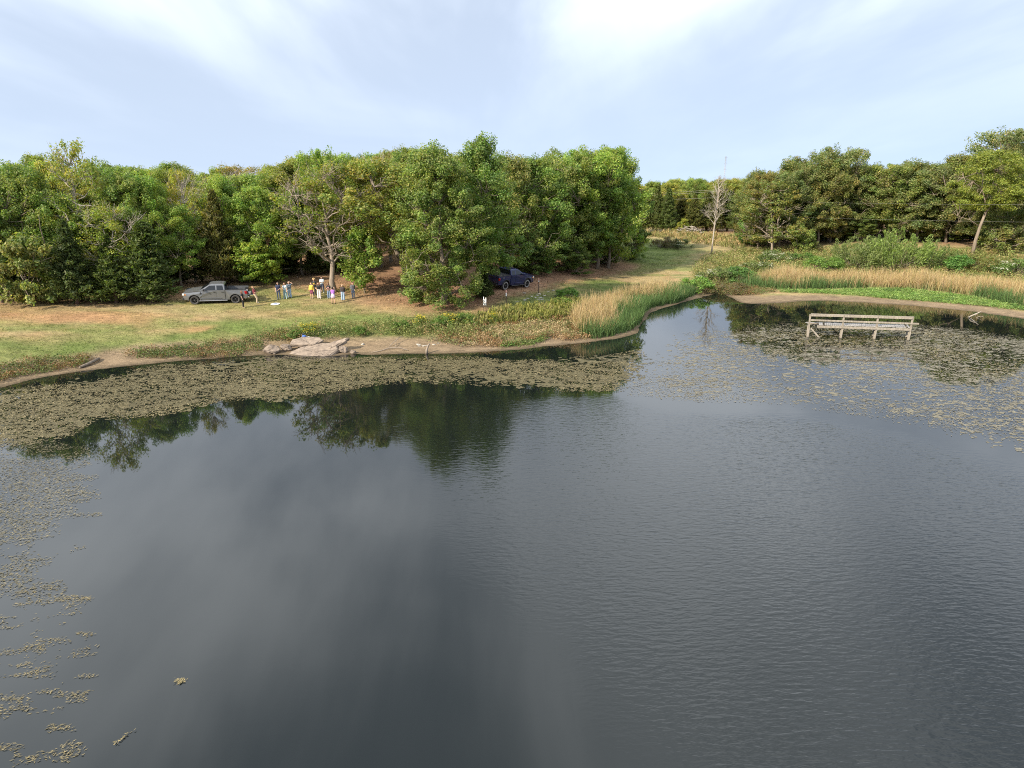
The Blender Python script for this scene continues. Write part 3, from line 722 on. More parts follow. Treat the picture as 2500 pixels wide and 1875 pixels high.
# wood on the right
F3 = [
 (OAK[3], 1838, 583, 418, 48, (.92, .86, 1.1), 'oak_tree', 'green oak just right of the dead tree and the utility pole'),
 (BUSHY[0], 1830, 600, 525, 42, (.8, 1, .9), 'small_oak_tree', 'low dense small oak at the open end of the far-bank wood'),
 (CLOUD[1], 1950, 594, 372, 75, (.92, .86, 1.1), 'oak_tree', 'dense round-topped oak behind the twin-stemmed vine-covered tree'),
 (CLOUD[0], 2020, 590, 358, 62, GREY, 'oak_tree', 'grey-green oak forming the first high dome of the far-bank wood'),
 (CLOUD[2], 2095, 586, 405, 72, (.92, .86, 1.1), 'oak_tree', 'green oak just right of the first high dome of the far-bank wood'),
 (CLOUD[0], 2165, 588, 398, 68, (1.05, 1.0, 1.0), 'oak_tree', 'bright mid-height oak in the middle of the far-bank wood'),
 (CLOUD[1], 2240, 590, 390, 72, GREY, 'oak_tree', 'grey-green tufted oak in the middle of the far-bank wood'),
 (CLOUD[2], 2310, 592, 378, 68, (1.08, .9, 1.1), 'oak_tree', 'olive oak left of the yellow-green forked tree'),
 (CLOUD[0], 2450, 590, 310, 85, GREY, 'oak_tree', 'highest grey-green oak behind the yellow-green forked tree'),
 (CLOUD[2], 2500, 612, 400, 75, (.68, .66, .8), 'oak_tree', 'dark oak at the outer end of the far-bank wood'),
 (BUSHY[0], 2440, 622, 540, 50, (1.08, .9, 1.1), 'small_oak_tree', 'olive thicket right of the forked tree foot'),
 (BUSHY[0], 1968, 618, 548, 28, (1.05, 1.0, 1.0), 'small_oak_tree', 'small leafy tree on a short trunk right of the vine-covered tree'),
]
for f in F3: ptree(*f)
T_VINE = make_tree(91, 11, 3.4, .2, 'tall', 150, 95, .7, .22, np.concatenate([PAL_YEL[:3], PAL_OAK[:1]]), bare=.24, barkm=M_MID, stems=3, limbs=12, trunk_r=.24)
ptree(T_VINE, 1885, 620, 440, 72, (.95, .9, 1.1), 'vine_covered_tree', 'twin-stemmed half-dead tree with pale bare twigs and vines on its trunk', rz=.3)
# yellow-green forked tree with its pale trunk bare in front
def make_forked():
    r = np.random.default_rng(97); T = Tubes(); p = Proto(); H = 15.0
    A = np.array([[.35, 0, -.3], [.35, 0, 2], [.6, 0, 4.2], [1.0, 0, 6.2]]); T.add(A, (.3, .22, .19, .17), 8)
    tips = []
    for pts, rd in (([[1.0, 0, 6.2], [.5, -.1, 7.8], [-.2, -.1, 9.4], [-.4, .1, 11.5]], .13), ([[1.0, 0, 6.2], [2.0, 0, 7.7], [2.6, .2, 9.3], [3.2, .2, 11]], .12),
                    ([[.5, 0, 4.2], [-.8, .3, 5.1], [-2.4, .6, 5.6]], .07), ([[-.2, -.1, 9.4], [-1.5, .2, 10.4], [-2.8, .3, 11]], .07), ([[.5, -.1, 7.8], [.9, -.4, 9.6], [1.1, -.2, 11.8]], .08), ([[2.6, .2, 9.3], [4, .4, 10.2], [5, .5, 10.8]], .06)):
        pts = np.array(pts); T.add(pts, np.linspace(rd, rd * .35, len(pts)), 6); tips += list(pts[-2:])
    TP = np.array(tips); V = []; Cc = []
    for i in range(190):
        t = r.uniform(0, 1); a = r.uniform(0, 6.28); rr = 5.2 * math.sqrt(max(.03, 1 - abs(t - .45) ** 2 / .33)) * math.sqrt(r.uniform(.1, 1))
        c = np.array([1.0 + rr * math.cos(a), .3 + rr * .8 * math.sin(a), 7.0 + 7.6 * t - .12 * rr])
        q = TP[np.argmin(np.linalg.norm(TP - c, axis=1))]; T.add(curve_pts(q, c, r, 4, .07, .05), (.04, .03, .022, .012), 4, False)
        m = 170; o = norm(r.normal(size=(m, 3))); s = r.uniform(.55, 1.05)
        P = c + o * s * r.uniform(0, 1, (m, 1)) ** .4 * np.array([1, 1, .6])
        L = .21 * r.uniform(.7, 1.3, m); V.append(leaf_quads(P, norm(o * .7 + np.array([0, 0, .6]) + r.normal(0, .4, (m, 3))), L, L * .6, r)); Cc.append(pick(np.concatenate([PAL_YEL[:3], PAL_OAK[3:]]), m, r) * r.uniform(.8, 1.15))
    p.H = H; p.R = 5.2; p.trunk = T.mesh('forked_trunk', M_BARK2); p.crown = quad_mesh('forked_crown', np.concatenate(V), np.concatenate(Cc), M_LEAF)
    return p
ptree(make_forked(), 2368, 624, 352, 88, (1.0, 1.05, .8), 'forked_tree', 'yellow-green tree with a pale forked trunk standing in front of the far-bank wood', rz=0)
for row, (Y, step) in enumerate(((118, 46), (130, 42))):
    px = 1840
    while px < 2760:
        Yl = Y + rt.uniform(-4, 4); x = (px + rt.uniform(-10, 10) - 1250) / FPX * Yl; p = (x, Yl, hz(x, Yl))
        top = np.interp(px, [1830, 1930, 2010, 2060, 2180, 2300, 2400, 2500], [425, 385, 372, 408, 400, 388, 345, 320]) + rt.uniform(2, 30); v = rt.uniform(.8, 1.1); rd = rt.uniform(.95, 1.25); pr = rt.choice(CLOUD + OAK[:3])
        plant(pr, p, px_height(p, top) / 1.03, rt.uniform(3.6, 4.8), rt.uniform(0, 6.28), (v * rd * .95, v * .88, v * rt.uniform(1, 1.3)), 'wood_tree', tone(pr, v, rd) + ' crown, ' + ('middle', 'last')[row] + ' rank above ' + near_r(px), 'tree', 'trees behind the front row of the far-bank wood')
        px += step * rt.uniform(.85, 1.2)
for px in range(1900, 2560, 40):
    p = gt(px, 588 + rt.uniform(-6, 4))
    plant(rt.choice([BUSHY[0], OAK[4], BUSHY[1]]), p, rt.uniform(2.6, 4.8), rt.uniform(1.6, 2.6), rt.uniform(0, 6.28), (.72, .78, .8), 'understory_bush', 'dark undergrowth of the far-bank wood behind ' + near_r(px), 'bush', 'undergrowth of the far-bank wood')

# dead tree by the pole
ptree(DEAD, 1738, 620, 424, 42, GREEN, 'dead_tree', 'bare dead tree with a white trunk standing in the rough grass beside the pole', rz=.6)

# ------------------------------------------------------------------ shrubs and single plants
PAL_LIME = np.array([[0.13, 0.22, 0.05], [0.17, 0.26, 0.06], [0.09, 0.16, 0.04], [0.2, 0.27, 0.08]])
PAL_FEATHER = np.array([[0.175, 0.215, 0.075], [0.21, 0.245, 0.09], [0.135, 0.175, 0.06]])
def make_shrub(seed, H=2.0, R=1.6, n=45, per=90, leaf=.13, pal=PAL_LIME, feather=False, flowers=None, fprob=.3):
    r = np.random.default_rng(seed); T = Tubes(); V = []; Cc = []; FV = []
    for i in range(n):
        a = r.uniform(0, 6.28); t = math.sqrt(r.uniform(0.03, 1)); rr = R * t; z = H * math.sqrt(max(0.05, 1 - t * t * .85)) * r.uniform(.45, 1.0)
        c = np.array([rr * math.cos(a), rr * math.sin(a), max(z, .2)])
        T.add(curve_pts([c[0] * .2, c[1] * .2, -.1], c, r, 4, .05), (.025, .018, .012, .006), 4, False)
        m = per; o = norm(r.normal(size=(m, 3)))
        if feather:
            d = norm(c + np.array([0, 0, H * .6])); u = r.uniform(-.7, .9, (m, 1)); P = c + d * u * .8 + r.normal(0, 1, (m, 3)) * .16 * (1.1 - u)
            al = norm(d + r.normal(0, .35, (m, 3))); L = r.uniform(.12, .3, m); V.append(leaf_quads(P, o, L, L * .22, r, al))
        else:
            P = c + o * r.uniform(.25, .45) * r.uniform(0, 1, (m, 1)) ** .45; L = leaf * r.uniform(.7, 1.4, m)
            V.append(leaf_quads(P, norm(o + np.array([0, 0, .6])), L, L * .6, r))
        Cc.append(pick(pal, m, r) * r.uniform(.75, 1.2))
        if flowers is not None and r.uniform() < fprob:
            k = 26; FV.append((c + np.array([0, 0, .22]) + r.normal(0, 1, (k, 3)) * np.array([.16, .16, .07])))
    p = Proto(); p.H = H; p.R = R; p.trunk = T.mesh('shrub_stems', M_BARK); V = np.concatenate(V); Cc = np.concatenate(Cc); V[:, :, 2] = np.maximum(V[:, :, 2], 0.01)
    p.crown = quad_mesh('shrub_leaves', V, Cc, M_LEAF); p.flowers = None
    if FV:
        P = np.concatenate(FV); N = norm(r.normal(0, .5, P.shape) + np.array([0, 0, 1])); p.flowers = quad_mesh('shrub_flowers', leaf_quads(P, N, .11, .1, r), np.repeat(np.array(flowers)[None], len(P), 0) * r.uniform(.8, 1.1, (len(P), 1)), M_BLADE)
    return p
def shrub(proto, px, py, hw, H, tint, label, name='shrub', cat='shrub', group=None):
    p = gt(px, py); e = plant(proto, p, H, hw * p[1] / FPX, random.uniform(0, 6.28), tint, name, label, cat, group, 'stem', 'foliage')
    if proto.flowers: obj('blossom', proto.flowers, e)
    return e
S_LEAF = make_shrub(101); S_LEAF2 = make_shrub(102, 1.8, 1.5); S_FEA = make_shrub(103, 2.6, 2.0, 55, 110, feather=True, pal=PAL_FEATHER)
S_WHITE = make_shrub(104, 1.7, 1.6, 42, 75, pal=np.array([[.12, .17, .05], [.16, .19, .07]]), flowers=(.46, .46, .36))
S_DRY = make_shrub(105, 1.2, 1.6, 45, 80, .10, np.array([[.16, .14, .06], [.20, .13, .065], [.13, .14, .05]]))
S_GOLD = make_shrub(106, 1.1, .5, 14, 50, .09, np.array([[.13, .19, .04], [.17, .22, .05]]), flowers=(.46, .38, .04), fprob=.32)
shrub(S_LEAF, 1700, 712, 42, 1.9, BRIGHT, 'bright green rounded shrub at the corner of the tan reeds')
shrub(S_WHITE, 1745, 690, 48, 2.0, GREEN, 'white-flowered weedy shrub behind the bright green rounded one')
shrub(S_LEAF2, 1800, 690, 45, 2.1, (.7, .85, .8), 'dark green shrub between white-flowered weeds and the far reed band')
shrub(S_WHITE, 1845, 665, 40, 1.7, GREEN, 'white-flowered weeds behind the left end of the far reed band', 'flowering_weeds')
shrub(S_DRY, 1775, 712, 62, 1.1, GREEN, 'low brownish shrub on the shore left of the mud')
shrub(S_WHITE, 1895, 642, 45, 2.0, (.9, 1, .9), 'flowering shrub at the foot of the vine-covered tree')
shrub(S_LEAF, 2010, 664, 50, 2.2, (1.05, 1.1, .9), 'round leafy green shrub behind the middle of the far reed band')
shrub(S_FEA, 2090, 658, 66, 4.2, GREEN, 'feathery light green shrub left of the taller feathery one')
shrub(S_FEA, 2185, 658, 74, 5.0, BRIGHT, 'tallest feathery light green shrub behind the far reeds')
shrub(S_FEA, 2260, 655, 56, 3.6, (.9, .95, .9), 'feathery shrub right of the tallest one')
shrub(S_FEA, 2140, 632, 50, 3.2, (.85, .95, .9), 'feathery shrub set back between the two largest ones')
shrub(S_LEAF2, 2330, 664, 42, 2.4, (.75, .95, .85), 'blue-green shrub in front of the pale forked trunk')
shrub(S_DRY, 2400, 660, 55, 2.0, (1.1, 1.3, .9), 'olive shrub right of the pale forked trunk')
shrub(S_WHITE, 2470, 672, 55, 2.2, (1, 1.15, 1), 'pale weedy shrub at the outer end of the far reeds')
shrub(S_LEAF, 1960, 640, 30, 1.5, (.8, .9, .8), 'small green shrub below the short-trunked leafy tree')
shrub(S_LEAF2, 2050, 648, 36, 1.7, (1.2, 1.2, .9), 'yellow-green shrub between the round leafy and feathery ones')
shrub(S_DRY, 1620, 604, 36, 1.7, (.75, .75, .8), 'brown brush clump on the meadow, left half of the thicket')
shrub(S_WHITE, 1655, 605, 34, 1.6, (.75, .75, .8), 'pale-topped brush clump on the meadow, right half of the thicket')
shrub(S_LEAF, 1385, 728, 30, 1.2, (1, 1.15, .9), 'light green bush on the grass at the back of the tan reeds')
shrub(S_LEAF2, 1370, 752, 34, 1.1, (1.15, 1.05, .8), 'olive bush between the yellow-green weeds and tan reeds')
for i, (px, py, hw, lb) in enumerate(((1028, 800, 16, 'yellow-flowered goldenrod standing alone above the bank right of the boulders'), (1098, 796, 20, 'wide goldenrod clump with yellow heads beside the sandy spit'),
        (1204, 792, 12, 'small goldenrod in front of the metal signpost'), (745, 822, 15, 'yellow goldenrod clump above the largest boulder'), (768, 820, 12, 'small goldenrod tuft right of the clump above the boulder'))):
    shrub(S_GOLD, px, py, hw, 1.15, GREEN, lb, 'goldenrod', 'plant')
for i, (px, py, hw, H, lb) in enumerate(((1080, 802, 28, 1.1, 'green bush behind the sandy spit with goldenrod'), (980, 806, 24, .9, 'low green bush behind the driftwood branch'), (880, 818, 22, .8, 'low green bush at the inner end of the boulders'),
        (1135, 790, 26, 1.0, 'grey-green bush left of the metal signpost'), (720, 826, 24, .8, 'dark green bush behind the largest boulder'))):
    shrub(S_LEAF if i % 2 else S_LEAF2, px, py, hw, H, (.85, .9, .8), lb)

# ------------------------------------------------------------------ reeds, weeds, grass (uncountable)
def scatter(poly, dens, r, nmin=0):
    P = np.array(poly); lo, hi = P.min(0), P.max(0); n = int((hi - lo).prod() * dens)
    x = r.uniform(lo[0], hi[0], n); y = r.uniform(lo[1], hi[1], n); k = in_poly(x, y, poly)
    return x[k], y[k]
def blades(x, y, z, H, lean, W, r, seg=2, bend=.25):
    n = len(x); a = r.uniform(0, 6.28, n); dx, dy = np.cos(a), np.sin(a)
    fa = r.uniform(0, 3.14, n); wx_, wy_ = np.cos(fa), np.sin(fa)
    out = []
    for s in range(seg):
        t0, t1 = s / seg, (s + 1) / seg
        V = np.empty((n, 4, 3))
        for j, (t, sg) in enumerate(((t0, 1), (t0, -1), (t1, -1), (t1, 1))):
            off = lean * H * t ** (1 + bend * 4); w = W * (1 - .82 * t) * .5
            V[:, j, 0] = x + dx * off + sg * wx_ * w; V[:, j, 1] = y + dy * off + sg * wy_ * w; V[:, j, 2] = z + H * t * np.sqrt(np.clip(1 - (lean * t) ** 2, .2, 1))
        out.append(V)
    return np.stack(out, 1)
def reeds(name, label, poly, dens, Hm, green_w, r, hang=0):
    x, y = scatter(poly, dens, r); z = height(x, y); d = -sdist(x, y, POND)
    patch = fbm(x, y, 2.5, 91); e = sdist(x, y, poly)
    k = (e + (patch - .5) * 1.2 > 0.05) & (patch > .2); x, y, z, d, patch = x[k], y[k], z[k], d[k], patch[k]
    gf = 1 - sstep(green_w[0], green_w[1], d + (fbm(x, y, 4.0, 93) - .5) * 5.5 + r.normal(0, .5, len(x))); isg = r.uniform(0, 1, len(x)) < gf
    nb = 3; V = []; Cc = []
    for b_ in range(nb):
        H = Hm * r.uniform(.5, 1.12, len(x)) * (0.55 + .8 * patch) * (.85 + .3 * fbm(x, y, 1.0, 99)) * np.where(isg, .88, 1.0)
        q = blades(x + r.normal(0, .07, len(x)), y + r.normal(0, .07, len(x)), z - .05, H, np.where(r.uniform(0, 1, len(x)) < .16, r.uniform(.5, .92, len(x)), r.uniform(.04, .42, len(x))), .052 * r.uniform(.6, 1.2, len(x)), r, 3)
        tan = np.array([.45, .34, .185]) * r.uniform(.62, 1.22, (len(x), 1)) * np.array([1, 1, 1]) + r.normal(0, .015, (len(x), 3))
        tan = np.where((r.uniform(0, 1, len(x)) < .14)[:, None], np.array([.26, .165, .08]), tan)
        grn = np.array([.088, .150, .048]) * r.uniform(.6, 1.3, (len(x), 1))
        c0 = np.where(isg[:, None], grn, tan); c1 = np.where(isg[:, None], grn, tan)
        low = np.where(isg[:, None], grn * .95, tan * .6 + np.array([.04, .07, .02]))
        V.append(q.reshape(-1, 4, 3)); cs = np.stack([low, c0, c1], 1); Cc.append(cs.reshape(-1, 3))
    o = obj(name, quad_mesh(name, np.concatenate(V), np.clip(np.concatenate(Cc), .005, 1), M_BLADE)); return tag(o, label, 'reeds', kind='stuff')
r = np.random.default_rng(201)
CAT1 = gpoly([(1392, 790), (1439, 762), (1493, 740), (1560, 728), (1615, 717), (1672, 712), (1712, 713), (1690, 727), (1640, 744), (1592, 753), (1572, 768), (1566, 788), (1548, 806), (1507, 820), (1448, 829), (1420, 822), (1400, 806)])
reeds('cattail_reeds', 'tan and green cattail reeds on the point between the two water arms', CAT1, 42, 1.9, (1.9, 3.3), r)
CAT2 = gpoly([(1795, 704), (1830, 692), (1900, 680), (2021, 682), (2211, 688), (2338, 694), (2500, 707), (2620, 724), (2620, 775), (2500, 752), (2433, 737), (2338, 718), (2211, 705), (2110, 704), (2021, 707), (1900, 708)])
reeds('cattail_reeds', 'long tan band of cattail reeds along the far shore behind the dock', CAT2, 30, 1.9, (7.0, 10.5), r)

def weeds(name, label, poly, dens, Hm, pal, r, leaves=14, leaf=.12, spread=.22, upright=False, edge=.6, red=None):
    x, y = scatter(poly, dens, r); z = height(x, y); patch = fbm(x, y, 1.6, 95); e = sdist(x, y, poly)
    k = (e / edge + (patch - .35) * 2.0 > 0); x, y, z, patch = x[k], y[k], z[k], patch[k]; n = len(x)
    H = Hm * r.uniform(.45, 1.15, n) * (.55 + .9 * patch) ; pc = pal[(fbm(x, y, 2.2, 97, 3) * 1.9 * len(pal) + r.uniform(-.5, .5, n)).astype(int) % len(pal)] * r.uniform(.75, 1.2, (n, 1))
    X = np.repeat(x, leaves); Y = np.repeat(y, leaves); Z = np.repeat(z, leaves); HH = np.repeat(H, leaves); m = n * leaves; t = r.uniform(.08, 1, m) ** .8
    sp = spread * (1.05 - t * (.85 if upright else .4)); P = np.stack([X + r.normal(0, 1, m) * sp, Y + r.normal(0, 1, m) * sp, Z + HH * t], 1)
    if upright:
        al = norm(np.array([0, 0, 1.3]) + r.normal(0, .35, (m, 3))); N = norm(r.normal(0, 1, (m, 3)) * np.array([1, 1, .3])); L = leaf * r.uniform(.8, 1.8, m); V = leaf_quads(P, N, L * 1.5, L * .35, r, al)
    else:
        N = norm(r.normal(0, .8, (m, 3)) + np.array([0, 0, .7])); L = leaf * r.uniform(.6, 1.4, m); V = leaf_quads(P, N, L, L * .55, r)
    cc = np.repeat(pc, leaves, 0) * r.uniform(.7, 1.25, (m, 1))
    o = obj(name, quad_mesh(name, V, cc, M_BLADE)); return tag(o, label, 'weeds', kind='stuff')
P_BANK = np.array([[.11, .15, .045], [.17, .18, .065], [.20, .12, .055], [.13, .16, .05], [.24, .16, .08]])
P_RED = np.array([[.25, .145, .07], [.33, .235, .13], [.20, .20, .08], [.36, .27, .155], [.17, .18, .07]])
P_YG = np.array([[.21, .22, .055], [.26, .26, .07], [.17, .19, .05], [.30, .27, .10]])
P_GRN = np.array([[.14, .18, .05], [.20, .22, .07], [.25, .23, .09], [.11, .155, .045], [.28, .21, .10]])
weeds('bank_weeds', 'low green and rusty weeds on the bank at the outer edge', gpoly([(-60, 902), (0, 893), (63, 880), (152, 872), (215, 871), (221, 883), (196, 899), (127, 908), (63, 918), (0, 933), (-60, 950)]), 26, .45, P_BANK, r)
weeds('bank_weeds', 'rusty green weeds along the bank running up to the boulders', gpoly([(310, 861), (348, 855), (475, 845), (570, 830), (700, 809), (760, 812), (720, 834), (642, 836), (640, 855), (570, 873), (459, 875), (348, 876), (310, 868)]), 24, .5, P_BANK, r)
weeds('bank_weeds', 'green weeds above and behind the boulders', gpoly([(640, 822), (720, 806), (790, 800), (880, 798), (940, 787), (1060, 784), (1160, 776), (1170, 800), (1160, 835), (1070, 824), (980, 826), (900, 818), (850, 828), (760, 832), (690, 836)]), 20, .85, P_GRN, r)
weeds('bank_weeds', 'reddish brown low weeds behind the sandy spit', gpoly([(1040, 832), (1100, 812), (1181, 795), (1263, 786), (1371, 778), (1439, 792), (1450, 826), (1398, 833), (1330, 830), (1290, 843), (1217, 849), (1141, 847), (1090, 842)]), 24, .5, P_RED, r)
weeds('lush_weeds', 'lush green fringe on the sandy spit in front of the reddish weeds', gpoly([(1215, 842), (1290, 833), (1330, 822), (1335, 830), (1300, 843), (1230, 849)]), 34, .4, PAL_LIME * .8, r)
weeds('tall_weeds', 'tall upright yellow-green weeds behind the metal signpost', gpoly([(1165, 780), (1222, 762), (1317, 754), (1385, 740), (1439, 742), (1439, 758), (1371, 782), (1263, 792), (1181, 798), (1110, 798)]), 16, .85, P_YG, r, 22, .15, .14, True)
weeds('marsh_weeds', 'tangled weeds between the two reed beds on the far shore', gpoly([(1690, 718), (1740, 700), (1800, 690), (1830, 700), (1900, 712), (1850, 722), (1790, 722), (1740, 718)]), 14, .6, P_BANK, r)
weeds('green_mat', 'bright lime green low mat between the far reeds and the mud', gpoly([(1905, 708), (2000, 709), (2116, 707), (2211, 706), (2338, 722), (2433, 738), (2520, 755), (2520, 762), (2401, 748), (2275, 738), (2148, 728), (2085, 721), (1980, 716), (1905, 714)]), 30, .3, PAL_LIME * 1.1, r, 12, .13)
weeds('rough_grass', 'rough weedy grass between the far reeds and the wood', gpoly([(1790, 700), (1700, 700), (1690, 660), (1720, 630), (1800, 612), (1900, 612), (2000, 610), (2350, 615), (2620, 640), (2620, 722), (2500, 706), (2338, 693), (2211, 687), (2021, 681), (1900, 679), (1830, 690)]), 5.0, .95, np.array([[.20, .21, .065], [.28, .22, .09], [.15, .18, .05], [.30, .25, .11], [.16, .19, .055]]), r, 14, .20, .3, False)
weeds('rough_grass', 'tall dry grass at the far end of the meadow', gpoly([(1530, 572), (1620, 570), (1700, 572), (1850, 585), (1860, 600), (1790, 606), (1690, 595), (1640, 583), (1560, 577)]), 2.2, .9, np.array([[.34, .25, .12], [.30, .24, .11], [.2, .2, .07]]), r, 14, .24, .3, True)
weeds('trunk_weeds', 'small weeds round the half-bare oak trunk', gpoly([(800, 716), (822, 706), (850, 703), (890, 708), (905, 716), (870, 719), (830, 719)]), 10, .4, P_YG, r, 12, .1, .15)

# short grass tufts over the lawn
LAWN = gpoly([(-80, 745), (200, 742), (420, 735), (700, 700), (900, 715), (1100, 745), (1300, 710), (1480, 650), (1600, 600), (1690, 620), (1600, 700), (1400, 735), (1200, 770), (900, 795), (640, 815), (300, 862), (-80, 890)])
x, y = scatter(LAWN, 26, r); z = height(x, y); col = ground_color(x, y); gm = (col[:, 1] > col[:, 0] * .82) | (r.uniform(0, 1, len(x)) < .35)
gm &= fbm(x, y, 1.3, 123) > .38
x, y, z, col = x[gm], y[gm], z[gm], col[gm]
V = []; Cc = []
for b_ in range(2):
    q = blades(x + r.normal(0, .1, len(x)), y + r.normal(0, .1, len(x)), z - .01, r.uniform(.05, .15, len(x)), r.uniform(.2, .8, len(x)), r.uniform(.03, .06, len(x)), r, 1); V.append(q.reshape(-1, 4, 3)); Cc.append(col * r.uniform(.72, 1.3, (len(x), 1)) * np.array([.9, 1.02, .85]))
tag(obj('lawn_grass', quad_mesh('lawn_grass', np.concatenate(V), np.concatenate(Cc), M_BLADE)), 'short green and dry grass on the bank', 'grass', kind='stuff')
# fallen leaves under the oaks
LEAFZ = gpoly([(620, 700), (760, 692), (900, 670), (1050, 690), (1200, 700), (1330, 670), (1480, 655), (1500, 668), (1350, 705), (1220, 735), (1120, 760), (980, 745), (860, 722), (700, 706)])
x, y = scatter(LEAFZ, 14, r); P = np.stack([x, y, height(x, y) + .02], 1)
tag(obj('fallen_leaves', quad_mesh('fallen_leaves', leaf_quads(P, norm(r.normal(0, .5, P.shape) + np.array([0, 0, 1])), r.uniform(.1, .2, len(P)), .1, r), np.array([[.26, .12, .06], [.34, .2, .11], [.18, .09, .05]])[r.integers(0, 3, len(P))], M_FLOAT)), 'fallen brown leaves under the oaks', 'leaves', kind='stuff')

# floating pond weed
def floats(name, label, poly, dens, thr, r, size=(.2, .11), pal=None, nscale=3.0, stretch=(1, 1), tilt=.16, edge=1.5, along=None, seed=111, soft=.12, cover=1.0):
    x, y = scatter(poly, dens, r); nn = fbm(x * stretch[0], y * stretch[1], nscale, seed, 5); e = sdist(x, y, poly); d = sdist(x, y, POND)
    pr = sstep(thr - .04, thr + soft, nn - (1 - np.clip(e / edge, 0, 1)) * .22) * cover
    k = (r.uniform(0, 1, len(x)) < pr) & (d > .25); x, y = x[k], y[k]; n = len(x)
    P = np.stack([x, y, r.uniform(.008, .03, n)], 1); N = norm(r.normal(0, tilt, (n, 3)) + np.array([0, 0, 1])); L = size[0] * r.uniform(.6, 1.4, n)
    al = None if along is None else norm(np.array([*along, 0.])[None] + r.normal(0, .5, (n, 3)))
    V = leaf_quads(P, N, L, size[1] * r.uniform(.6, 1.3, n), r, al); V[:, :, 2] = np.maximum(V[:, :, 2], .004)
    pal = np.array([[.16, .132, .066], [.135, .115, .057], [.20, .165, .09], [.115, .10, .048]]) if pal is None else pal
    c = pal[r.integers(0, len(pal), n)] * r.uniform(.7, 1.25, (n, 1)) * (0.75 + .5 * fbm(x, y, 5, seed + 3))[:, None]
    return tag(obj(name, quad_mesh(name, V, c, M_FLOAT)), label, 'pond weed', kind='stuff')
def wpoly(pts): return [tuple(on_plane(*p)[:2]) for p in pts]
def weed_sheet(name, label, poly, cell, thr, r, col, nscale=3.0, stretch=(.6, 1.3), edge=1.5, seed=111, fine=.5, drop=.1):
    """a floating mat as one broken sheet: ragged cells that join wherever the weed is thick enough"""
    P = np.array(poly); lo, hi = P.min(0), P.max(0); nx_, ny_ = int((hi[0] - lo[0]) / cell) + 1, int((hi[1] - lo[1]) / cell) + 1
    X, Y = np.meshgrid(lo[0] + np.arange(nx_ + 1) * cell, lo[1] + np.arange(ny_ + 1) * cell)
    X = X + r.uniform(-.42, .42, X.shape) * cell; Y = Y + r.uniform(-.42, .42, Y.shape) * cell
    cx = (X[:-1, :-1] + X[1:, 1:]) / 2; cy = (Y[:-1, :-1] + Y[1:, 1:]) / 2; nn = fbm(cx * stretch[0], cy * stretch[1], nscale, seed, 5) * (1 - fine) + fbm(cx * .7, cy * 1.2, cell * 2.3, seed + 9, 2) * fine
    keep = in_poly(cx, cy, poly) & (r.uniform(0, 1, cx.shape) > drop) & (nn - (1 - np.clip(sdist(cx, cy, poly) / edge, 0, 1)) * .25 > thr + r.uniform(-.06, .06, cx.shape)) & (sdist(cx, cy, POND) > .3)
    j, i_ = np.nonzero(keep); V = np.empty((len(j), 4, 3)); z = r.uniform(.004, .012, X.shape)
    for k, (dj, di) in enumerate(((0, 0), (0, 1), (1, 1), (1, 0))): V[:, k, 0] = X[j + dj, i_ + di]; V[:, k, 1] = Y[j + dj, i_ + di]; V[:, k, 2] = z[j + dj, i_ + di]
    cc = np.array(col) * (.72 + .56 * fbm(cx[j, i_], cy[j, i_], 1.2, seed + 5, 3))[:, None] * r.uniform(.85, 1.15, (len(j), 1))
    return tag(obj(name, quad_mesh(name, V, cc, M_FLOAT)), label, 'pond weed', kind='stuff')
MAT1 = wpoly([(-120, 975), (0, 955), (79, 938), (152, 925), (240, 918), (290, 906), (380, 892), (443, 884), (560, 875), (633, 870), (690, 870), (804, 873), (1000, 870), (1168, 871), (1252, 880), (1330, 876), (1398, 871), (1466, 866), (1534, 858), (1560, 852),
              (1600, 880), (1570, 930), (1514, 962), (1356, 957), (1130, 940), (938, 940), (791, 962), (667, 985), (633, 976), (538, 982), (459, 1006), (348, 1024), (234, 1027), (177, 1066), (100, 1085), (-120, 1100)])
weed_sheet('pond_weed_sheet', 'olive sheet of matted weed lying under the boulder-shore leaves', MAT1, .145, .46, r, (.088, .076, .037), fine=.72, drop=.12)
floats('pond_weed_mat', 'dense olive mat of floating weed along the boulder shore', MAT1, 105, .27, r, size=(.14, .065), nscale=3.2, stretch=(.6, 1.3), soft=.22, edge=2.0, cover=.95)
MAT2 = wpoly([(1560, 870), (1600, 830), (1680, 810), (1770, 800), (1850, 790), (1960, 782), (2116, 784), (2243, 792), (2354, 802), (2500, 822), (2650, 840), (2700, 1180), (2500, 1128), (2360, 1085), (2250, 1050), (2120, 1020), (2000, 1003), (1800, 988), (1640, 978), (1530, 965)])
weed_sheet('pond_weed_sheet', 'grey-tan film of fine weed across the arm of water round the dock', MAT2, .12, .55, r, (.150, .138, .102), nscale=6, edge=3, seed=131, fine=.8, drop=.22)
floats('pond_weed_mat', 'thin film of tan floating weed across the arm of water round the dock', MAT2, 70, .20, r, size=(.12, .05), nscale=6, stretch=(.6, 1.3), soft=.4, cover=.9, edge=2.5, pal=np.array([[.20, .178, .122], [.235, .21, .15], [.17, .153, .105]]), tilt=.06, seed=131)
MAT3 = wpoly([(1800, 812), (1900, 792), (2050, 790), (2250, 796), (2480, 822), (2560, 900), (2420, 938), (2300, 915), (2200, 872), (2060, 865), (1990, 880), (1900, 885), (1820, 860)])
floats('pond_weed_mat', 'denser olive weed patch in the dark reflections by the dock', MAT3, 60, .42, r, size=(.17, .08), nscale=2.6, stretch=(.6, 1.3), soft=.3, cover=.7, edge=3, seed=151)
MAT4 = wpoly([(-100, 1080), (110, 1070), (200, 1075), (245, 1130), (245, 1190), (250, 1260), (215, 1330), (180, 1420), (100, 1520), (-100, 1560)])
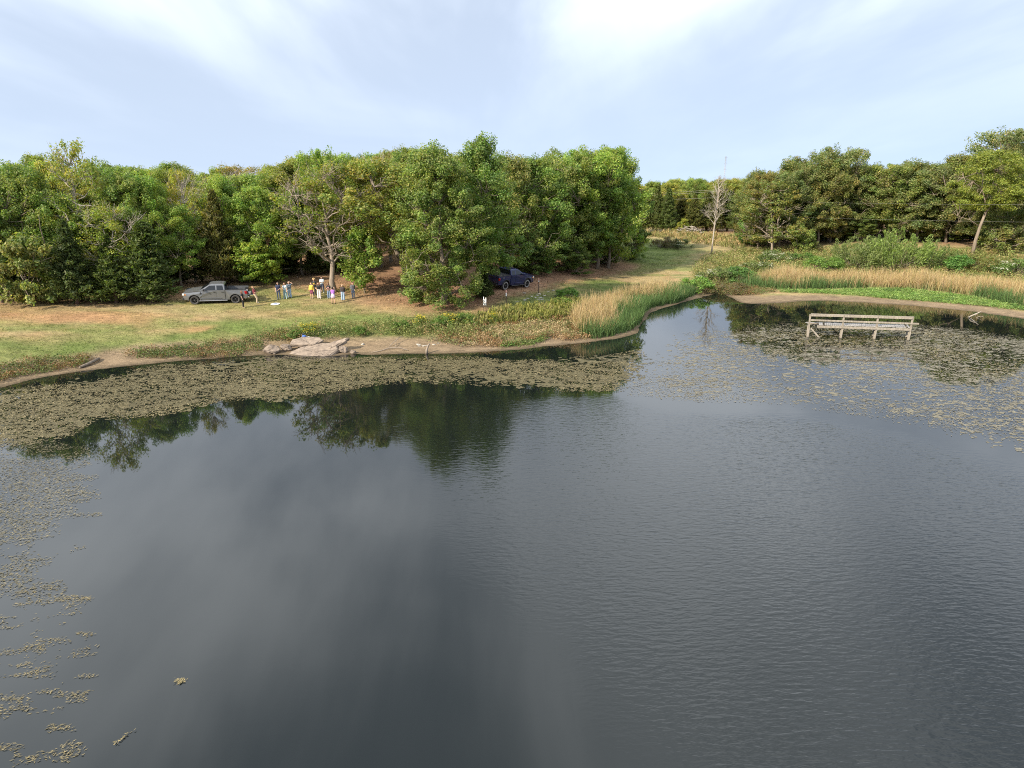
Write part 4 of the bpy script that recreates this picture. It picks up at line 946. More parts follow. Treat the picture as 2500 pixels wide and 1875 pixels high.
floats('pond_weed_mat', 'thinning weed mat in the still water at the outer edge', MAT4, 300, .36, r, size=(.10, .03), nscale=1.3, stretch=(.6, 1.5), soft=.18, cover=.6, along=(1, .5), pal=np.array([[.16, .14, .085], [.13, .118, .07], [.19, .165, .10]]), edge=2, seed=161)
MAT5 = wpoly([(-80, 1400), (140, 1400), (245, 1450), (255, 1600), (250, 1750), (235, 1900), (-80, 1930)])
floats('pond_weed_tufts', 'scattered floating weed tufts in the lowest corner of the pond', MAT5, 800, .57, r, size=(.085, .02), nscale=.45, stretch=(.55, 1.5), soft=.16, cover=.5, along=(1, .6), pal=np.array([[.19, .16, .085], [.14, .12, .065], [.23, .19, .10]]), edge=.5, seed=171)
for (px, py, s, lb) in ((440, 1664, 1.0, 'single floating weed tuft alone on the open dark water'), (296, 1805, .9, 'small forked weed sprig floating near the lowest corner')):
    c = on_plane(px, py); n = 60 if s == 1 else 26; P = np.stack([c[0] + r.normal(0, .07 * s, n), c[1] + r.normal(0, .05 * s, n) , r.uniform(.01, .05, n)], 1)
    if s < 1: P[:, 1] += (P[:, 0] - c[0]) * 1.6
    al = norm(np.array([1, .6, 0.]) + r.normal(0, .6, (n, 3)))
    tag(obj('floating_weed', quad_mesh('floating_weed', leaf_quads(P, norm(r.normal(0, .3, (n, 3)) + np.array([0, 0, 1])), .09, .022, r, al), np.array([.24, .20, .10]) * r.uniform(.6, 1.3, (n, 1)), M_FLOAT)), lb, 'weed')

# ------------------------------------------------------------------ boulders, stones, driftwood
def rock_mat(name, c1, c2):
    m, n, l, b = mat_new(name); tcn = n.new('ShaderNodeTexCoord')
    k = n.new('ShaderNodeTexNoise'); k.inputs['Scale'].default_value = 2.2; k.inputs['Detail'].default_value = 9; k.inputs['Roughness'].default_value = .68; l.new(tcn.outputs['Object'], k.inputs['Vector'])
    cr = n.new('ShaderNodeValToRGB'); cr.color_ramp.elements[0].position = .33; cr.color_ramp.elements[1].position = .66; cr.color_ramp.elements[0].color = (*c1, 1); cr.color_ramp.elements[1].color = (*c2, 1)
    l.new(k.outputs['Fac'], cr.inputs[0]); b.inputs['Roughness'].default_value = .9
    vo = n.new('ShaderNodeTexVoronoi'); vo.feature = 'DISTANCE_TO_EDGE'; vo.inputs['Scale'].default_value = .7; mp = n.new('ShaderNodeMapping'); mp.inputs['Scale'].default_value = (.6, 1, 2.4); l.new(tcn.outputs['Object'], mp.inputs[0])
    wr = n.new('ShaderNodeVectorMath'); wr.operation = 'MULTIPLY_ADD'; l.new(k.outputs['Color'], wr.inputs[0]); wr.inputs[1].default_value = (.5, .5, .5); l.new(mp.outputs[0], wr.inputs[2]); l.new(wr.outputs[0], vo.inputs['Vector'])
    ck = n.new('ShaderNodeMapRange'); ck.inputs['From Max'].default_value = .035; ck.inputs['To Min'].default_value = .45; l.new(vo.outputs['Distance'], ck.inputs['Value'])
    sc_ = n.new('ShaderNodeVectorMath'); sc_.operation = 'SCALE'; l.new(cr.outputs[0], sc_.inputs[0]); l.new(ck.outputs[0], sc_.inputs['Scale']); l.new(sc_.outputs[0], b.inputs['Base Color'])
    bp = n.new('ShaderNodeBump'); bp.inputs['Strength'].default_value = .7; bp.inputs['Distance'].default_value = .06; l.new(k.outputs['Fac'], bp.inputs['Height']); l.new(bp.outputs[0], b.inputs['Normal'])
    return m
M_ROCK = rock_mat('sandstone', (.135, .105, .082), (.29, .23, .178)); M_WHITE = rock_mat('pale_stone', (.31, .28, .235), (.52, .49, .43))
def boulder(seed, sx, sy, sz, npts=26, rough=.05):
    r = np.random.default_rng(seed); bm = bmesh.new()
    for q in norm(r.normal(size=(npts, 3))): bm.verts.new((q[0] * sx * r.uniform(.8, 1), q[1] * sy * r.uniform(.8, 1), q[2] * sz * r.uniform(.75, 1)))
    g = bmesh.ops.convex_hull(bm, input=bm.verts)
    bmesh.ops.delete(bm, geom=[v for v in bm.verts if not v.link_faces], context='VERTS')
    bmesh.ops.subdivide_edges(bm, edges=bm.edges[:], cuts=2, use_grid_fill=True)
    for v in bm.verts: v.co += Vector(r.normal(0, rough * min(sx, sz), 3))
    return bm
def slab(seed, outline, thick, rough=.016):
    r = np.random.default_rng(seed); bm = bmesh.new(); o = np.array(outline, float)
    P = []
    for i in range(len(o)):
        for t in (0, .34, .67): P.append(o[i] * (1 - t) + o[(i + 1) % len(o)] * t)
    P = np.array(P) + r.normal(0, .05, (len(P), 2)); c = P.mean(0); n = len(P); rings = []
    for (s, z) in ((.93, 0), (1, thick * .45), (.985, thick * .8), (.93, thick), (.7, thick * 1.05), (.4, thick * 1.08), (.12, thick * 1.05)):
        rings.append([bm.verts.new((c[0] + (p[0] - c[0]) * s + r.normal(0, rough), c[1] + (p[1] - c[1]) * s + r.normal(0, rough), z + r.normal(0, rough * .8))) for p in P])
    for a, b_ in zip(rings[:-1], rings[1:]):
        for i in range(n): bm.faces.new((a[i], a[(i + 1) % n], b_[(i + 1) % n], b_[i]))
    bm.faces.new(rings[-1]); bm.faces.new(rings[0][::-1])
    return bm
def put(name, bm, mat, px, py, label, cat, rot=(0, 0, 0), dz=0.0, group=None, z=None):
    p = gt(px, py); o = obj(name, bm_mesh(name, bm, mat)); o.location = (p[0], p[1], (p[2] if z is None else z) + dz); o.rotation_euler = rot; o.scale = (.88, .88, .88) if name == 'boulder' else (1, 1, 1); return tag(o, label, cat, group)
put('boulder', slab(301, [(-2.5, -.5), (-1.6, -1.1), (-.5, -1.35), (.8, -1.2), (1.9, -.7), (2.6, .1), (2.3, 1.0), (.8, 1.3), (-.9, 1.1), (-2.0, .5)], .5), M_ROCK, 762, 862, 'largest flat sandstone slab tilted towards the water', 'boulder', (.42, -.10, .05), -.28)
put('boulder', slab(302, [(-1.5, -.5), (-.3, -.8), (1.0, -.6), (1.6, 0), (.9, .6), (-.6, .7), (-1.5, .2)], .3), M_ROCK, 752, 850, 'upper layer of sandstone lying on the largest slab', 'boulder', (.34, -.05, -.05), .42)
put('boulder', slab(303, [(-1.0, -.35), (.2, -.55), (1.5, -.25), (1.9, .35), (.8, .6), (-.6, .5)], .32), M_ROCK, 806, 856, 'dark-edged overhanging slab at the inner end of the boulders', 'boulder', (.25, -.3, .12), .18)
put('boulder', boulder(304, .85, .6, .62), M_ROCK, 665, 861, 'rounded sandstone boulder leftmost of the shore rocks', 'boulder', (0, 0, .2), .18)
put('boulder', boulder(305, .62, .5, .45), M_ROCK, 700, 856, 'wedge of sandstone between the rounded boulder and the largest slab', 'boulder', (.2, .4, .1), .22)
put('boulder', boulder(306, .55, .4, .42), M_ROCK, 838, 860, 'light oval boulder on the sand right of the slabs', 'boulder', (0, .45, .1), .2)
put('boulder', boulder(307, .34, .28, .22), M_ROCK, 862, 862, 'small light stone rightmost of the shore rocks', 'stone', (0, 0, 0), .1)
put('boulder', boulder(308, .5, .28, .16), M_ROCK, 776, 868, 'flat light stone under the front edge of the largest slab', 'stone', (0, 0, .05), .05)
put('boulder', boulder(309, .32, .25, .13), M_ROCK, 801, 867, 'small flat stone under the overhanging slab', 'stone', (0, 0, .3), .05)
put('boulder', boulder(310, .17, .15, .14), M_WHITE, 886, 842, 'small whitish stone on the sand behind the driftwood', 'stone', (0, 0, .3), .05)
rs = random.Random(9)
for i in range(9):
    put('pale_stone', boulder(320 + i, rs.uniform(.12, .34), rs.uniform(.1, .22), .05, 14), M_WHITE, 1030 + rs.uniform(-12, 45), 842 + rs.uniform(-5, 5), 'flat pale stone in the cluster on the sandy spit', 'stone', (0, 0, rs.uniform(0, 3)), .02, 'pale stones on the sandy spit')
WS = [(1198, 770), (1222, 750), (1262, 738), (1281, 733), (1288, 729), (1298, 724), (1307, 727), (1315, 731), (1320, 727), (1322, 731), (1339, 713), (1349, 709), (1362, 717), (1376, 712), (1384, 733), (1392, 731), (1400, 727), (1402, 707), (1341, 734), (1312, 722), (1328, 722), (1355, 722), (1317, 718), (1280, 716), (1408, 724)]
for i, (px, py) in enumerate(WS):
    put('white_stone', boulder(340 + i, rs.uniform(.22, .42), rs.uniform(.15, .3), .07, 14), M_WHITE, px, py, 'flat white stone scattered on the grass right of the metal posts', 'stone', (0, 0, rs.uniform(0, 3)), .03, 'white stones on the grass near the posts')

def stick(name, label, pts, rads, mat, cat='branch', twigs=()):
    T = Tubes(); T.add(np.array(pts), rads, 7)
    for a_ in twigs: T.add(np.array(a_), np.linspace(.03, .012, len(a_)), 5)
    return tag(obj(name, T.mesh(name, mat)), label, cat)
def g3(px, py, dz=.06): p = gt(px, py); return np.array([p[0], p[1], p[2] + dz])
stick('driftwood_branch', 'long pale driftwood branch curving over the sand beside the boulders', [g3(906, 862), g3(930, 858), g3(950, 853, .12), g3(975, 852, .14), g3(996, 857)], (.02, .035, .045, .04, .025), M_MID)
stick('driftwood_branch', 'thin forked driftwood branch standing behind the long pale one', [g3(950, 848), g3(966, 840, .3), g3(980, 833, .45)], (.03, .026, .015), M_MID, twigs=([g3(966, 848, 0), g3(968, 838, .35), g3(985, 832, .4)],))
stick('driftwood_stump', 'short upright weathered stump on the sandy spit', [g3(1042, 863, 0), g3(1042, 863, .3), g3(1046, 861, .62), g3(1050, 861, .75)], (.13, .09, .08, .05), M_MID, 'stump')
stick('log', 'dark rotting log lying on the mud at the outer bank', [g3(196, 900, .1), g3(218, 892, .14), g3(243, 879, .12)], (.10, .12, .10), M_BARK, 'log')
stick('driftwood_branch', 'short white driftwood piece at the end of the sandy spit', [g3(1126, 846), g3(1138, 842)], (.03, .035), M_MID)
w = lambda px, py, z: np.array([*on_plane(px, py, z)])
stick('water_snag', 'white bare branches sticking out of the water near the far mud bank', [w(2362, 776, -.1), w(2372, 771, .25), w(2388, 764, .5), w(2396, 760, .7)], (.08, .07, .05, .02), M_PALE, 'snag',
      ([w(2372, 771, .25), w(2384, 768, .35), w(2394, 761, .5)], [w(2366, 775, .05), w(2378, 783, .02), w(2384, 788, -.05)], [w(2384, 775, .02), w(2394, 772, .15), w(2400, 773, .2)]))
p = gt(905, 655); q = at_depth(905, 655, p[1])
stick('fallen_branch', 'pale curved dead branch hanging to the ground by the leaning oak', [gt(902, 652) + np.array([0, 0, 0.]), at_depth(915, 640, p[1] - .5), at_depth(922, 632, p[1] - .6), at_depth(930, 618, p[1] - .4), at_depth(940, 611, p[1]), at_depth(948, 612, p[1] + .5)], (.07, .08, .07, .07, .06, .04), M_PALE)
# brush pile at the far end of the meadow
p = gt(1682, 572); e = thing('brush_pile', 'grey heap of cut branches in front of the far meadow cedars', 'brush pile', p)
r = np.random.default_rng(401)
for k in range(60):
    T = Tubes(); x0 = r.normal(0, 1.9); y0 = r.normal(0, .9); zz = max(.1, 1.7 * math.exp(-(x0 / 2.6) ** 2) * r.uniform(.1, 1)); a_ = r.uniform(0, 3.14); L = r.uniform(1, 2.4)
    d_ = np.array([math.cos(a_), math.sin(a_) * .6, r.normal(0, .16)]); c = np.array([x0, y0, zz]); T.add(np.stack([c - d_ * L / 2, c + r.normal(0, .08, 3), c + d_ * L / 2]), (.07, .06, .03), 5); 
    mm = T.mesh('branch', M_PALE); co = np.empty(len(mm.vertices) * 3, np.float32); mm.vertices.foreach_get('co', co); co[2::3] = np.maximum(co[2::3], -.1); mm.vertices.foreach_set('co', co); obj('branch', mm, e)

# ------------------------------------------------------------------ ruined fishing dock
def box_bm(bm, c, s, rot=None):
    g = bmesh.ops.create_cube(bm, size=1); M = Matrix.Translation(c) @ (rot if rot is not None else Matrix()) @ Matrix.Diagonal((*s, 1)); bmesh.ops.transform(bm, matrix=M, verts=g['verts']); return g['verts']
def box(name, c, s, mat, parent, rot=None, bevel=.006):
    bm = bmesh.new(); box_bm(bm, (0, 0, 0), s)
    if bevel: bmesh.ops.bevel(bm, geom=bm.edges[:], offset=bevel, segments=1, affect='EDGES')
    o = obj(name, bm_mesh(name, bm, mat), parent); o.location = c
    if rot: o.rotation_euler = rot
    return o
M_WOOD = bark('weathered_wood', (.18, .155, .122), (.39, .345, .285), 9); M_WOOD2 = bark('grey_plank', (.24, .225, .21), (.42, .40, .375), 9)
a0 = on_plane(1972, 822); a1 = on_plane(2218, 830); L = float(np.linalg.norm(a1[:2] - a0[:2])); rz = math.atan2(a1[1] - a0[1], a1[0] - a0[0])
dock = thing('fishing_dock', 'ruined wooden fishing dock with railing standing alone in the pond', 'dock', (a0[0], a0[1], 0), rz)
DK = 1.08; RT = 2.02; DW = 1.2; SK = .3
for i in range(4):
    x = L * i / 3
    box('post', (x, 0, (RT - 1.2) / 2), (.13, .13, RT + 1.2), M_WOOD, dock, (0, .012 * (i - 1.5), 0))
    T = Tubes(); T.add(np.array([[0, 0, -1.4], [0, 0, DK - .22 - .05 * i % .1]]), (.11, .10), 10); o = obj('pile', T.mesh('pile', M_WOOD), dock); o.location = (x + .02, .12, 0)
    T = Tubes(); T.add(np.array([[0, 0, -1.4], [0, 0, DK - .1]]), (.11, .10), 10); o = obj('pile', T.mesh('pile', M_WOOD), dock); o.location = (x + SK, DW, 0)
    box('cross_beam', (x + SK / 2, DW / 2, DK - .17), (.06, DW + .1, .16), M_WOOD, dock, (0, 0, -math.atan2(SK, DW)))
for k in range(3): box('top_rail', (L * (k + .5) / 3, -.09, RT - .06 - .01 * k), (L / 3 - .01, .045, .17), M_WOOD, dock, (0, .006 * (k - 1), 0))
for k in range(2): box('rail_cap', (L * (k + .5) / 2 + .08, 0.0, RT + .045 - .012 * k), (L / 2 + .1, .17, .04), M_WOOD, dock, (0, .004, 0))
box('middle_rail', (L / 2 + .32, -.09, 1.50), (L + .5, .045, .15), M_WOOD, dock, (0, .006, 0))
box('front_joist', (L / 2 + .35, -.09, DK - .13), (L - .62, .05, .19), M_WOOD, dock, (0, .004, 0))
box('rear_joist', (L / 2 + SK, DW + .13, DK - .11), (L - .3, .05, .17), M_WOOD, dock)
box('middle_joist', (L / 2 + .1, DW * .5, DK - .05), (L - .3, .05, .07), M_WOOD, dock)
box('loose_brace', (.55, -.10, .38), (1.15, .04, .13), M_WOOD, dock, (0, .80, 0))
np_ = 46; x0 = .95; x1 = L - .08
for k in range(np_):
    x = x0 + (x1 - x0) * k / (np_ - 1)
    if k in (2, 44): continue
    box('deck_plank', (x + SK / 2 - .05, DW / 2 + .03 + rs.uniform(-.03, .03), DK + .012 + rs.uniform(-.008, .008)), ((x1 - x0) / np_ - .018, DW + rs.uniform(-.05, .12), .035), M_WOOD2, dock, (rs.uniform(-.01, .01), rs.uniform(-.015, .015), rs.uniform(-.012, .012) - math.atan2(SK, DW)), .003)
box('deck_plank', (.55, DW * .8, DK + .02), (1.3, .14, .035), M_WOOD2, dock, (0, 0, .12))

# ------------------------------------------------------------------ posts, signs, landing pad, bag
M_STEEL = plain('rusty_steel', (.09, .06, .05), .7, .3); M_WPAINT = plain('white_paint', (.78, .76, .72), .5, 0, .06); M_PINK = plain('faded_red_paint', (.62, .32, .26), .6); M_INK = plain('dark_print', (.05, .05, .06), .6)
def tpost(px, py, top, label, bands, sign=None):
    p = gt(px, py); H = px_height(p, top); e = thing('metal_post', label, 'post', p)
    bm = bmesh.new(); box_bm(bm, (0, 0, H / 2 - .15), (.085, .02, H + .3)); box_bm(bm, (0, .04, H / 2 - .15), (.02, .07, H + .299)); obj('stake', bm_mesh('stake', bm, M_STEEL), e)
    for (z0, z1, w_, m_, nm) in bands: box(nm, (0, 0, (z0 + z1) / 2 * H), (w_, w_ * .7 + .02, (z1 - z0) * H), m_, e)
    return e, H
e, H = tpost(1315, 718, 680, 'bare metal post with a pale top, furthest of the three', [(.86, 1.0, .11, M_PINK, 'painted_top'), (.80, .86, .105, M_WPAINT, 'white_band')])
e, H = tpost(1236, 747, 708, 'metal post with two white bands between the signpost and the furthest post', [(.83, 1.0, .11, M_PINK, 'painted_top'), (.62, .82, .12, M_WPAINT, 'white_band')])
p = gt(1184, 764); H = px_height(p, 725); e = thing('signpost', 'white sign fixed between two white-topped metal posts near the reeds', 'sign', p, -.45)
for sx, hh in ((-.12, H), (.12, H * .96)):
    bm = bmesh.new(); box_bm(bm, (sx, 0, hh / 2 - .15), (.06, .03, hh + .3)); obj('stake', bm_mesh('stake', bm, M_STEEL), e); box('painted_top', (sx, 0, hh * .88), (.07, .045, hh * .25), M_WPAINT, e)
bd = box('sign_board', (0, -.035, H * .66), (.34, .02, H * .36), M_WPAINT, e); 
for k, (zz, ww) in enumerate(((.08, .2), (0, .22), (-.10, .14), (-.16, .16))): box('print_line', (0, -.012, zz), (ww, .004, .022 if k < 3 else .05), M_INK, bd, None, 0)
p = gt(672, 743); e = thing('landing_pad', 'white round landing pad with a blue centre lying on the grass', 'landing pad', (p[0], p[1], p[2] + .03))
def disc(name, r0, r1, z, th, mat, parent, n=40):
    bm = bmesh.new(); rings = []
    for (rr, zz) in ((r0, z), (r1, z), (r1, z + th), (r0, z + th)): rings.append([bm.verts.new((rr * math.cos(2 * math.pi * i / n), rr * math.sin(2 * math.pi * i / n), zz)) for i in range(n)])
    for k in range(4):
        a_, b_ = rings[k], rings[(k + 1) % 4]
        for i in range(n): bm.faces.new((a_[i], a_[(i + 1) % n], b_[(i + 1) % n], b_[i]))
    return obj(name, bm_mesh(name, bm, mat), parent)
sl = math.atan2(hz(p[0], p[1] + .4) - hz(p[0], p[1] - .4), .8); e.rotation_euler = (sl, -math.atan2(hz(p[0] + .4, p[1]) - hz(p[0] - .4, p[1]), .8), 0)
M_BLUE = plain('blue_fabric', (.05, .12, .38), .7); disc('pad_rim', .20, .42, 0, .02, M_WPAINT, e); disc('pad_centre', .005, .20, 0, .014, M_BLUE, e)
p = g3(744, 838, 0); bx = thing('backpack', 'blue backpack with a white cloth lying on top of the slabs', 'bag', (p[0], p[1], .95), .3)
bm = boulder(501, .22, .16, .2, 30, .02); obj('bag_body', bm_mesh('bag_body', bm, M_BLUE, True), bx); o = obj('pocket', bm_mesh('pocket', boulder(502, .13, .07, .1, 24, .02), M_BLUE, True), bx); o.location = (0, -.15, -.05)
T = Tubes(); T.add(np.array([[-.1, .1, .1], [-.14, .2, .2], [.0, .22, .24], [.1, .1, .12]]), (.02,) * 4, 5); obj('strap', T.mesh('strap', M_INK), bx); o = obj('cloth', bm_mesh('cloth', boulder(503, .2, .12, .07, 24, .03), M_WPAINT, True), bx); o.location = (.3, .05, -.08)

# ------------------------------------------------------------------ utility pole, lines, mast
M_POLE = bark('pole_wood', (.27, .20, .14), (.44, .35, .26)); M_WIRE = plain('wire', (.33, .32, .27), .5, .4)
p = gt(1741, 569); H = px_height(p, 462); pole = thing('utility_pole', 'tan wooden utility pole just behind the dead tree', 'utility pole', p)
T = Tubes(); T.add(np.array([[0, 0, -.5], [.35, 0, H * .5], [.5, 0, H]]), (.15, .125, .09), 10); obj('pole', T.mesh('pole', M_POLE), pole)
bm = bmesh.new(); box_bm(bm, (.5, 0, H - .35), (1.3, .1, .12)); obj('cross_arm', bm_mesh('cross_arm', bm, M_POLE), pole)
ptop = p + np.array([.5, 0, H])
for sx in (-.55, 0, .55):
    T = Tubes(); T.add(np.array([[.5 + sx, 0, H - .3], [.5 + sx, 0, H - .08]]), (.05, .03), 7); obj('insulator', T.mesh('insulator', M_WPAINT), pole)
def wire(label, A, B, sag, rad=.018):
    t = np.linspace(0, 1, 24)[:, None]; P = np.asarray(A) * (1 - t) + np.asarray(B) * t; P[:, 2] -= sag * 4 * (t[:, 0] * (1 - t[:, 0])); T = Tubes(); T.add(P, [rad] * 24, 4, False); tag(obj('power_line', T.mesh('power_line', M_WIRE)), label, 'power line')
A = ptop + np.array([0, 0, -.1])
wire('upper power line running left from the pole behind the grove', A + np.array([-.55, 0, 0]), at_depth(1150, 488, 168), .35)
wire('second power line running left just below the upper one', A + np.array([.0, 0, -.3]), at_depth(1150, 493, 166), .4)
wire('third power line running left to the grove', A + np.array([0, 0, -1.6]), at_depth(1150, 498, 164), .2)
wire('upper power line crossing in front of the far-bank wood', A + np.array([0, 0, -1.9]), at_depth(2720, 500, 62), .3, .007)
wire('lower power line crossing in front of the far-bank wood', A + np.array([0, 0, -5.0]), at_depth(2720, 545, 62), .25, .007)
wire('low power line sloping left behind the dead tree', A + np.array([0, 0, -4.6]), at_depth(1400, 480, 175), .1, .015)
x = (1744 - 1250) / FPX * 330; zb_ = hz(x, 330); H = px_height((x, 330, zb_), 381); mast = thing('radio_mast', 'thin lattice radio mast rising far behind the dead tree', 'mast', (x, 330, zb_))
M_MAST = plain('mast_steel', (.3, .31, .33), .5, .5)
for k in range(3):
    a_ = k * 2.094; T = Tubes(); T.add(np.array([[.35 * math.cos(a_), .35 * math.sin(a_), -.3], [.28 * math.cos(a_), .28 * math.sin(a_), H]]), (.06, .05), 5); obj('leg', T.mesh('leg', M_MAST), mast)
nb = 26
for j in range(nb):
    z0, z1 = H * j / nb, H * (j + 1) / nb; T = Tubes()
    for k in range(3):
        a_, b_ = k * 2.094, (k + 1) * 2.094; T.add(np.array([[.33 * math.cos(a_), .33 * math.sin(a_), z0], [.33 * math.cos(b_), .33 * math.sin(b_), z1]]), (.03, .03), 3, False)
    obj('brace', T.mesh('brace', M_MAST), mast)
for z in (.72, .84, .97): box('aerial', (.1, 0, H * z), (1.5, .08, .08), M_MAST, mast)

# ------------------------------------------------------------------ pickups
def paint(name, col, metal=.55, rough=.32):
    m, n, l, b = mat_new(name); b.inputs['Base Color'].default_value = (*col, 1); b.inputs['Metallic'].default_value = metal; b.inputs['Roughness'].default_value = rough; b.inputs['Coat Weight'].default_value = .7; b.inputs['Coat Roughness'].default_value = .08
    geo = n.new('ShaderNodeTexCoord'); k = n.new('ShaderNodeTexNoise'); k.inputs['Scale'].default_value = 3; k.inputs['Detail'].default_value = 6; l.new(geo.outputs['Object'], k.inputs['Vector'])
    mr = n.new('ShaderNodeMapRange'); mr.inputs['To Min'].default_value = rough * .75; mr.inputs['To Max'].default_value = rough * 1.35; l.new(k.outputs['Fac'], mr.inputs['Value']); l.new(mr.outputs[0], b.inputs['Roughness'])
    return m
M_GREY = paint('grey_paint', (.185, .19, .198), .45, .34); M_NAVY = paint('navy_paint', (.013, .018, .085), .2, .3)
M_BLK = plain('black_plastic', (.022, .022, .024), .55); M_TYRE = plain('tyre_rubber', (.055, .052, .05), .85); M_RIMD = plain('dark_rim', (.06, .06, .065), .35, .6); M_RIMG = plain('grey_rim', (.32, .32, .34), .4, .5)
M_TINT = mat_new('tinted_glass'); _b = M_TINT[3]; _b.inputs['Base Color'].default_value = (.012, .014, .016, 1); _b.inputs['Roughness'].default_value = .04; M_TINT = M_TINT[0]; _b.inputs['Specular IOR Level'].default_value = 0.6
M_TAIL = plain('red_lens', (.30, .010, .013), .2); M_HEAD = plain('clear_lens', (.62, .62, .6), .1); M_AMBER = plain('amber_lens', (.6, .2, .03), .2); M_CHROME = plain('chrome', (.6, .6, .6), .15, .9); M_RUBW = plain('raised_white_band', (.30, .29, .28), .8)
def extrude_profile(prof, hw, bevel=.03, seg=2):
    bm = bmesh.new(); A = [bm.verts.new((x, hw(x, z), z)) for x, z in prof]; B = [bm.verts.new((x, -hw(x, z), z)) for x, z in prof]; n = len(prof)
    bm.faces.new(A); bm.faces.new(B[::-1])
    for i in range(n): bm.faces.new((A[(i + 1) % n], A[i], B[i], B[(i + 1) % n]))
    bmesh.ops.recalc_face_normals(bm, faces=bm.faces)
    if bevel:
        ed = [e_ for e_ in bm.edges if (e_.verts[0].co.y * e_.verts[1].co.y > 0 and len(e_.link_faces) == 2 and any(len(f.verts) > 4 for f in e_.link_faces))]
        bmesh.ops.bevel(bm, geom=ed, offset=bevel, segments=seg, affect='EDGES', clamp_overlap=True)
    return bm
def panel(pts, y_of, t, side):
    bm = bmesh.new(); A = [bm.verts.new((x, side * (y_of(x, z) + t), z)) for x, z in pts]; B = [bm.verts.new((x, side * (y_of(x, z) - .02), z)) for x, z in pts]; n = len(pts)
    bm.faces.new(A); bm.faces.new(B[::-1])
    for i in range(n): bm.faces.new((A[i], A[(i + 1) % n], B[(i + 1) % n], B[i]))
    return bm
def arc(cx, cz, rad, a0, a1, n=12): return [(cx + rad * math.cos(math.radians(a0 + (a1 - a0) * i / n)), cz + rad * math.sin(math.radians(a0 + (a1 - a0) * i / n))) for i in range(n + 1)]
def lathe_y(profile, n=36):
    bm = bmesh.new(); rings = [[bm.verts.new((rr * math.cos(2 * math.pi * i / n), yy, rr * math.sin(2 * math.pi * i / n))) for i in range(n)] for rr, yy in profile]
    for a_, b_ in zip(rings, rings[1:] + rings[:1]):
        for i in range(n): bm.faces.new((a_[i], a_[(i + 1) % n], b_[(i + 1) % n], b_[i]))
    return bm
def pickup(name, label, paintm, rimm, R=.42, wb=3.7, blue=False, gate_open=False):
    e = thing(name, label, 'pickup truck'); fx, rx = wb / 2, -wb / 2; ar = R + .105
    hwf = lambda x, z: (1.0 - .05 * max(0, (z - 1.1) / .25) - .06 * max(0, (.7 - z) / .3)) * (1 - .10 * max(0, (x - fx - .35) / .6) ** 1.5)
    nose = fx + .95; cow = fx - .50; cr = -.98; tail = rx - 1.12
    front = [(nose, .48), (nose + .05, .70), (nose + .05, 1.05), (nose - .04, 1.17), (nose - .25, 1.235), (fx + .1, 1.31), (cow, 1.36), (cow - .15, 1.375), (.3, 1.375), (cr, 1.375), (cr, .40), (fx - ar - .02, .40)] + arc(fx, .44, ar, 175, 5) + [(fx + ar + .02, .46)]
    o = obj('body', bm_mesh('body', extrude_profile(front, hwf), paintm), e)
    # bed: two side walls, floor, front wall
    bedt = 1.345
    bs = [(cr - .025, bedt), (cr - .025, .42), (rx + ar + .02, .42)] + arc(rx, .44, ar, 5, 175) + [(rx - ar - .02, .50), (tail, .56), (tail - .02, .9), (tail, bedt)]
    for sd in (1, -1):
        bm = bmesh.new(); A = [bm.verts.new((x, sd * hwf(x, z), z)) for x, z in bs]; B = [bm.verts.new((x, sd * .80, z)) for x, z in bs]; n_ = len(bs); bm.faces.new(A); bm.faces.new(B[::-1])
        for i in range(n_): bm.faces.new((A[i], A[(i + 1) % n_], B[(i + 1) % n_], B[i]))
        bmesh.ops.recalc_face_normals(bm, faces=bm.faces); obj('bed_side', bm_mesh('bed_side', bm, paintm), e)
        box('bed_rail', ((cr + tail) / 2, sd * .875, bedt + .012), (abs(tail - cr) - .06, .17, .03), M_BLK, e)
    box('bed_floor', ((cr + tail) / 2, 0, .80), (abs(tail - cr) - .05, 1.62, .06), M_BLK, e); box('bed_front', (cr - .06, 0, 1.06), (.05, 1.6, .5), M_BLK, e)
    if blue: box('bed_cover', ((cr + tail) / 2 + .05, 0, bedt + .035), (abs(tail - cr) - .12, 1.72, .04), M_BLK, e)
    if gate_open:
        tg = box('tailgate', (tail - .27, 0, .80), (.54, 1.6, .07), paintm, e, None, .015); box('gate_liner', (0, 0, .045), (.46, 1.45, .012), M_BLK, tg)
    else:
        tg = box('tailgate', (tail - .01, 0, 1.0), (.07, 1.6, .66), paintm, e, None, .02); box('handle', (-.04, 0, .2), (.02, .3, .07), M_BLK, tg)
    # underside
    box('chassis', (0, 0, .50), (wb + 1.3, .95, .18), M_BLK, e)
    for ax in (fx, rx): 
        T = Tubes(); T.add(np.array([[ax, -.75, R], [ax, .75, R]]), (.07, .07), 8); obj('axle', T.mesh('axle', M_BLK), e)
        box('wheel_well', (ax, 0, .92), (1.0, 1.5, .35), M_BLK, e)
    # cabin
    rt_ = 1.93; hwc = lambda x, z: .945 - .235 * (z - 1.36) / .58
    wsb, wst = cow - .06, cow - .92
    cab = [(wsb, 1.36), (wst, rt_ - .06), (wst - .3, rt_), (-.45, rt_ + .005), (cr + .13, rt_ - .03), (cr + .04, rt_ - .11), (cr, 1.36)]
    obj('cab', bm_mesh('cab', extrude_profile(cab, hwc, .045, 3), paintm), e)
    xm = (wst + cr) / 2 + .10
    w1 = [(wsb - .30, 1.40), (wst - .02, rt_ - .14), (xm + .05, rt_ - .13), (xm + .05, 1.40)]; w2 = [(xm - .06, 1.40), (xm - .06, rt_ - .13), (cr + .20, rt_ - .14), (cr + .13, 1.40)]
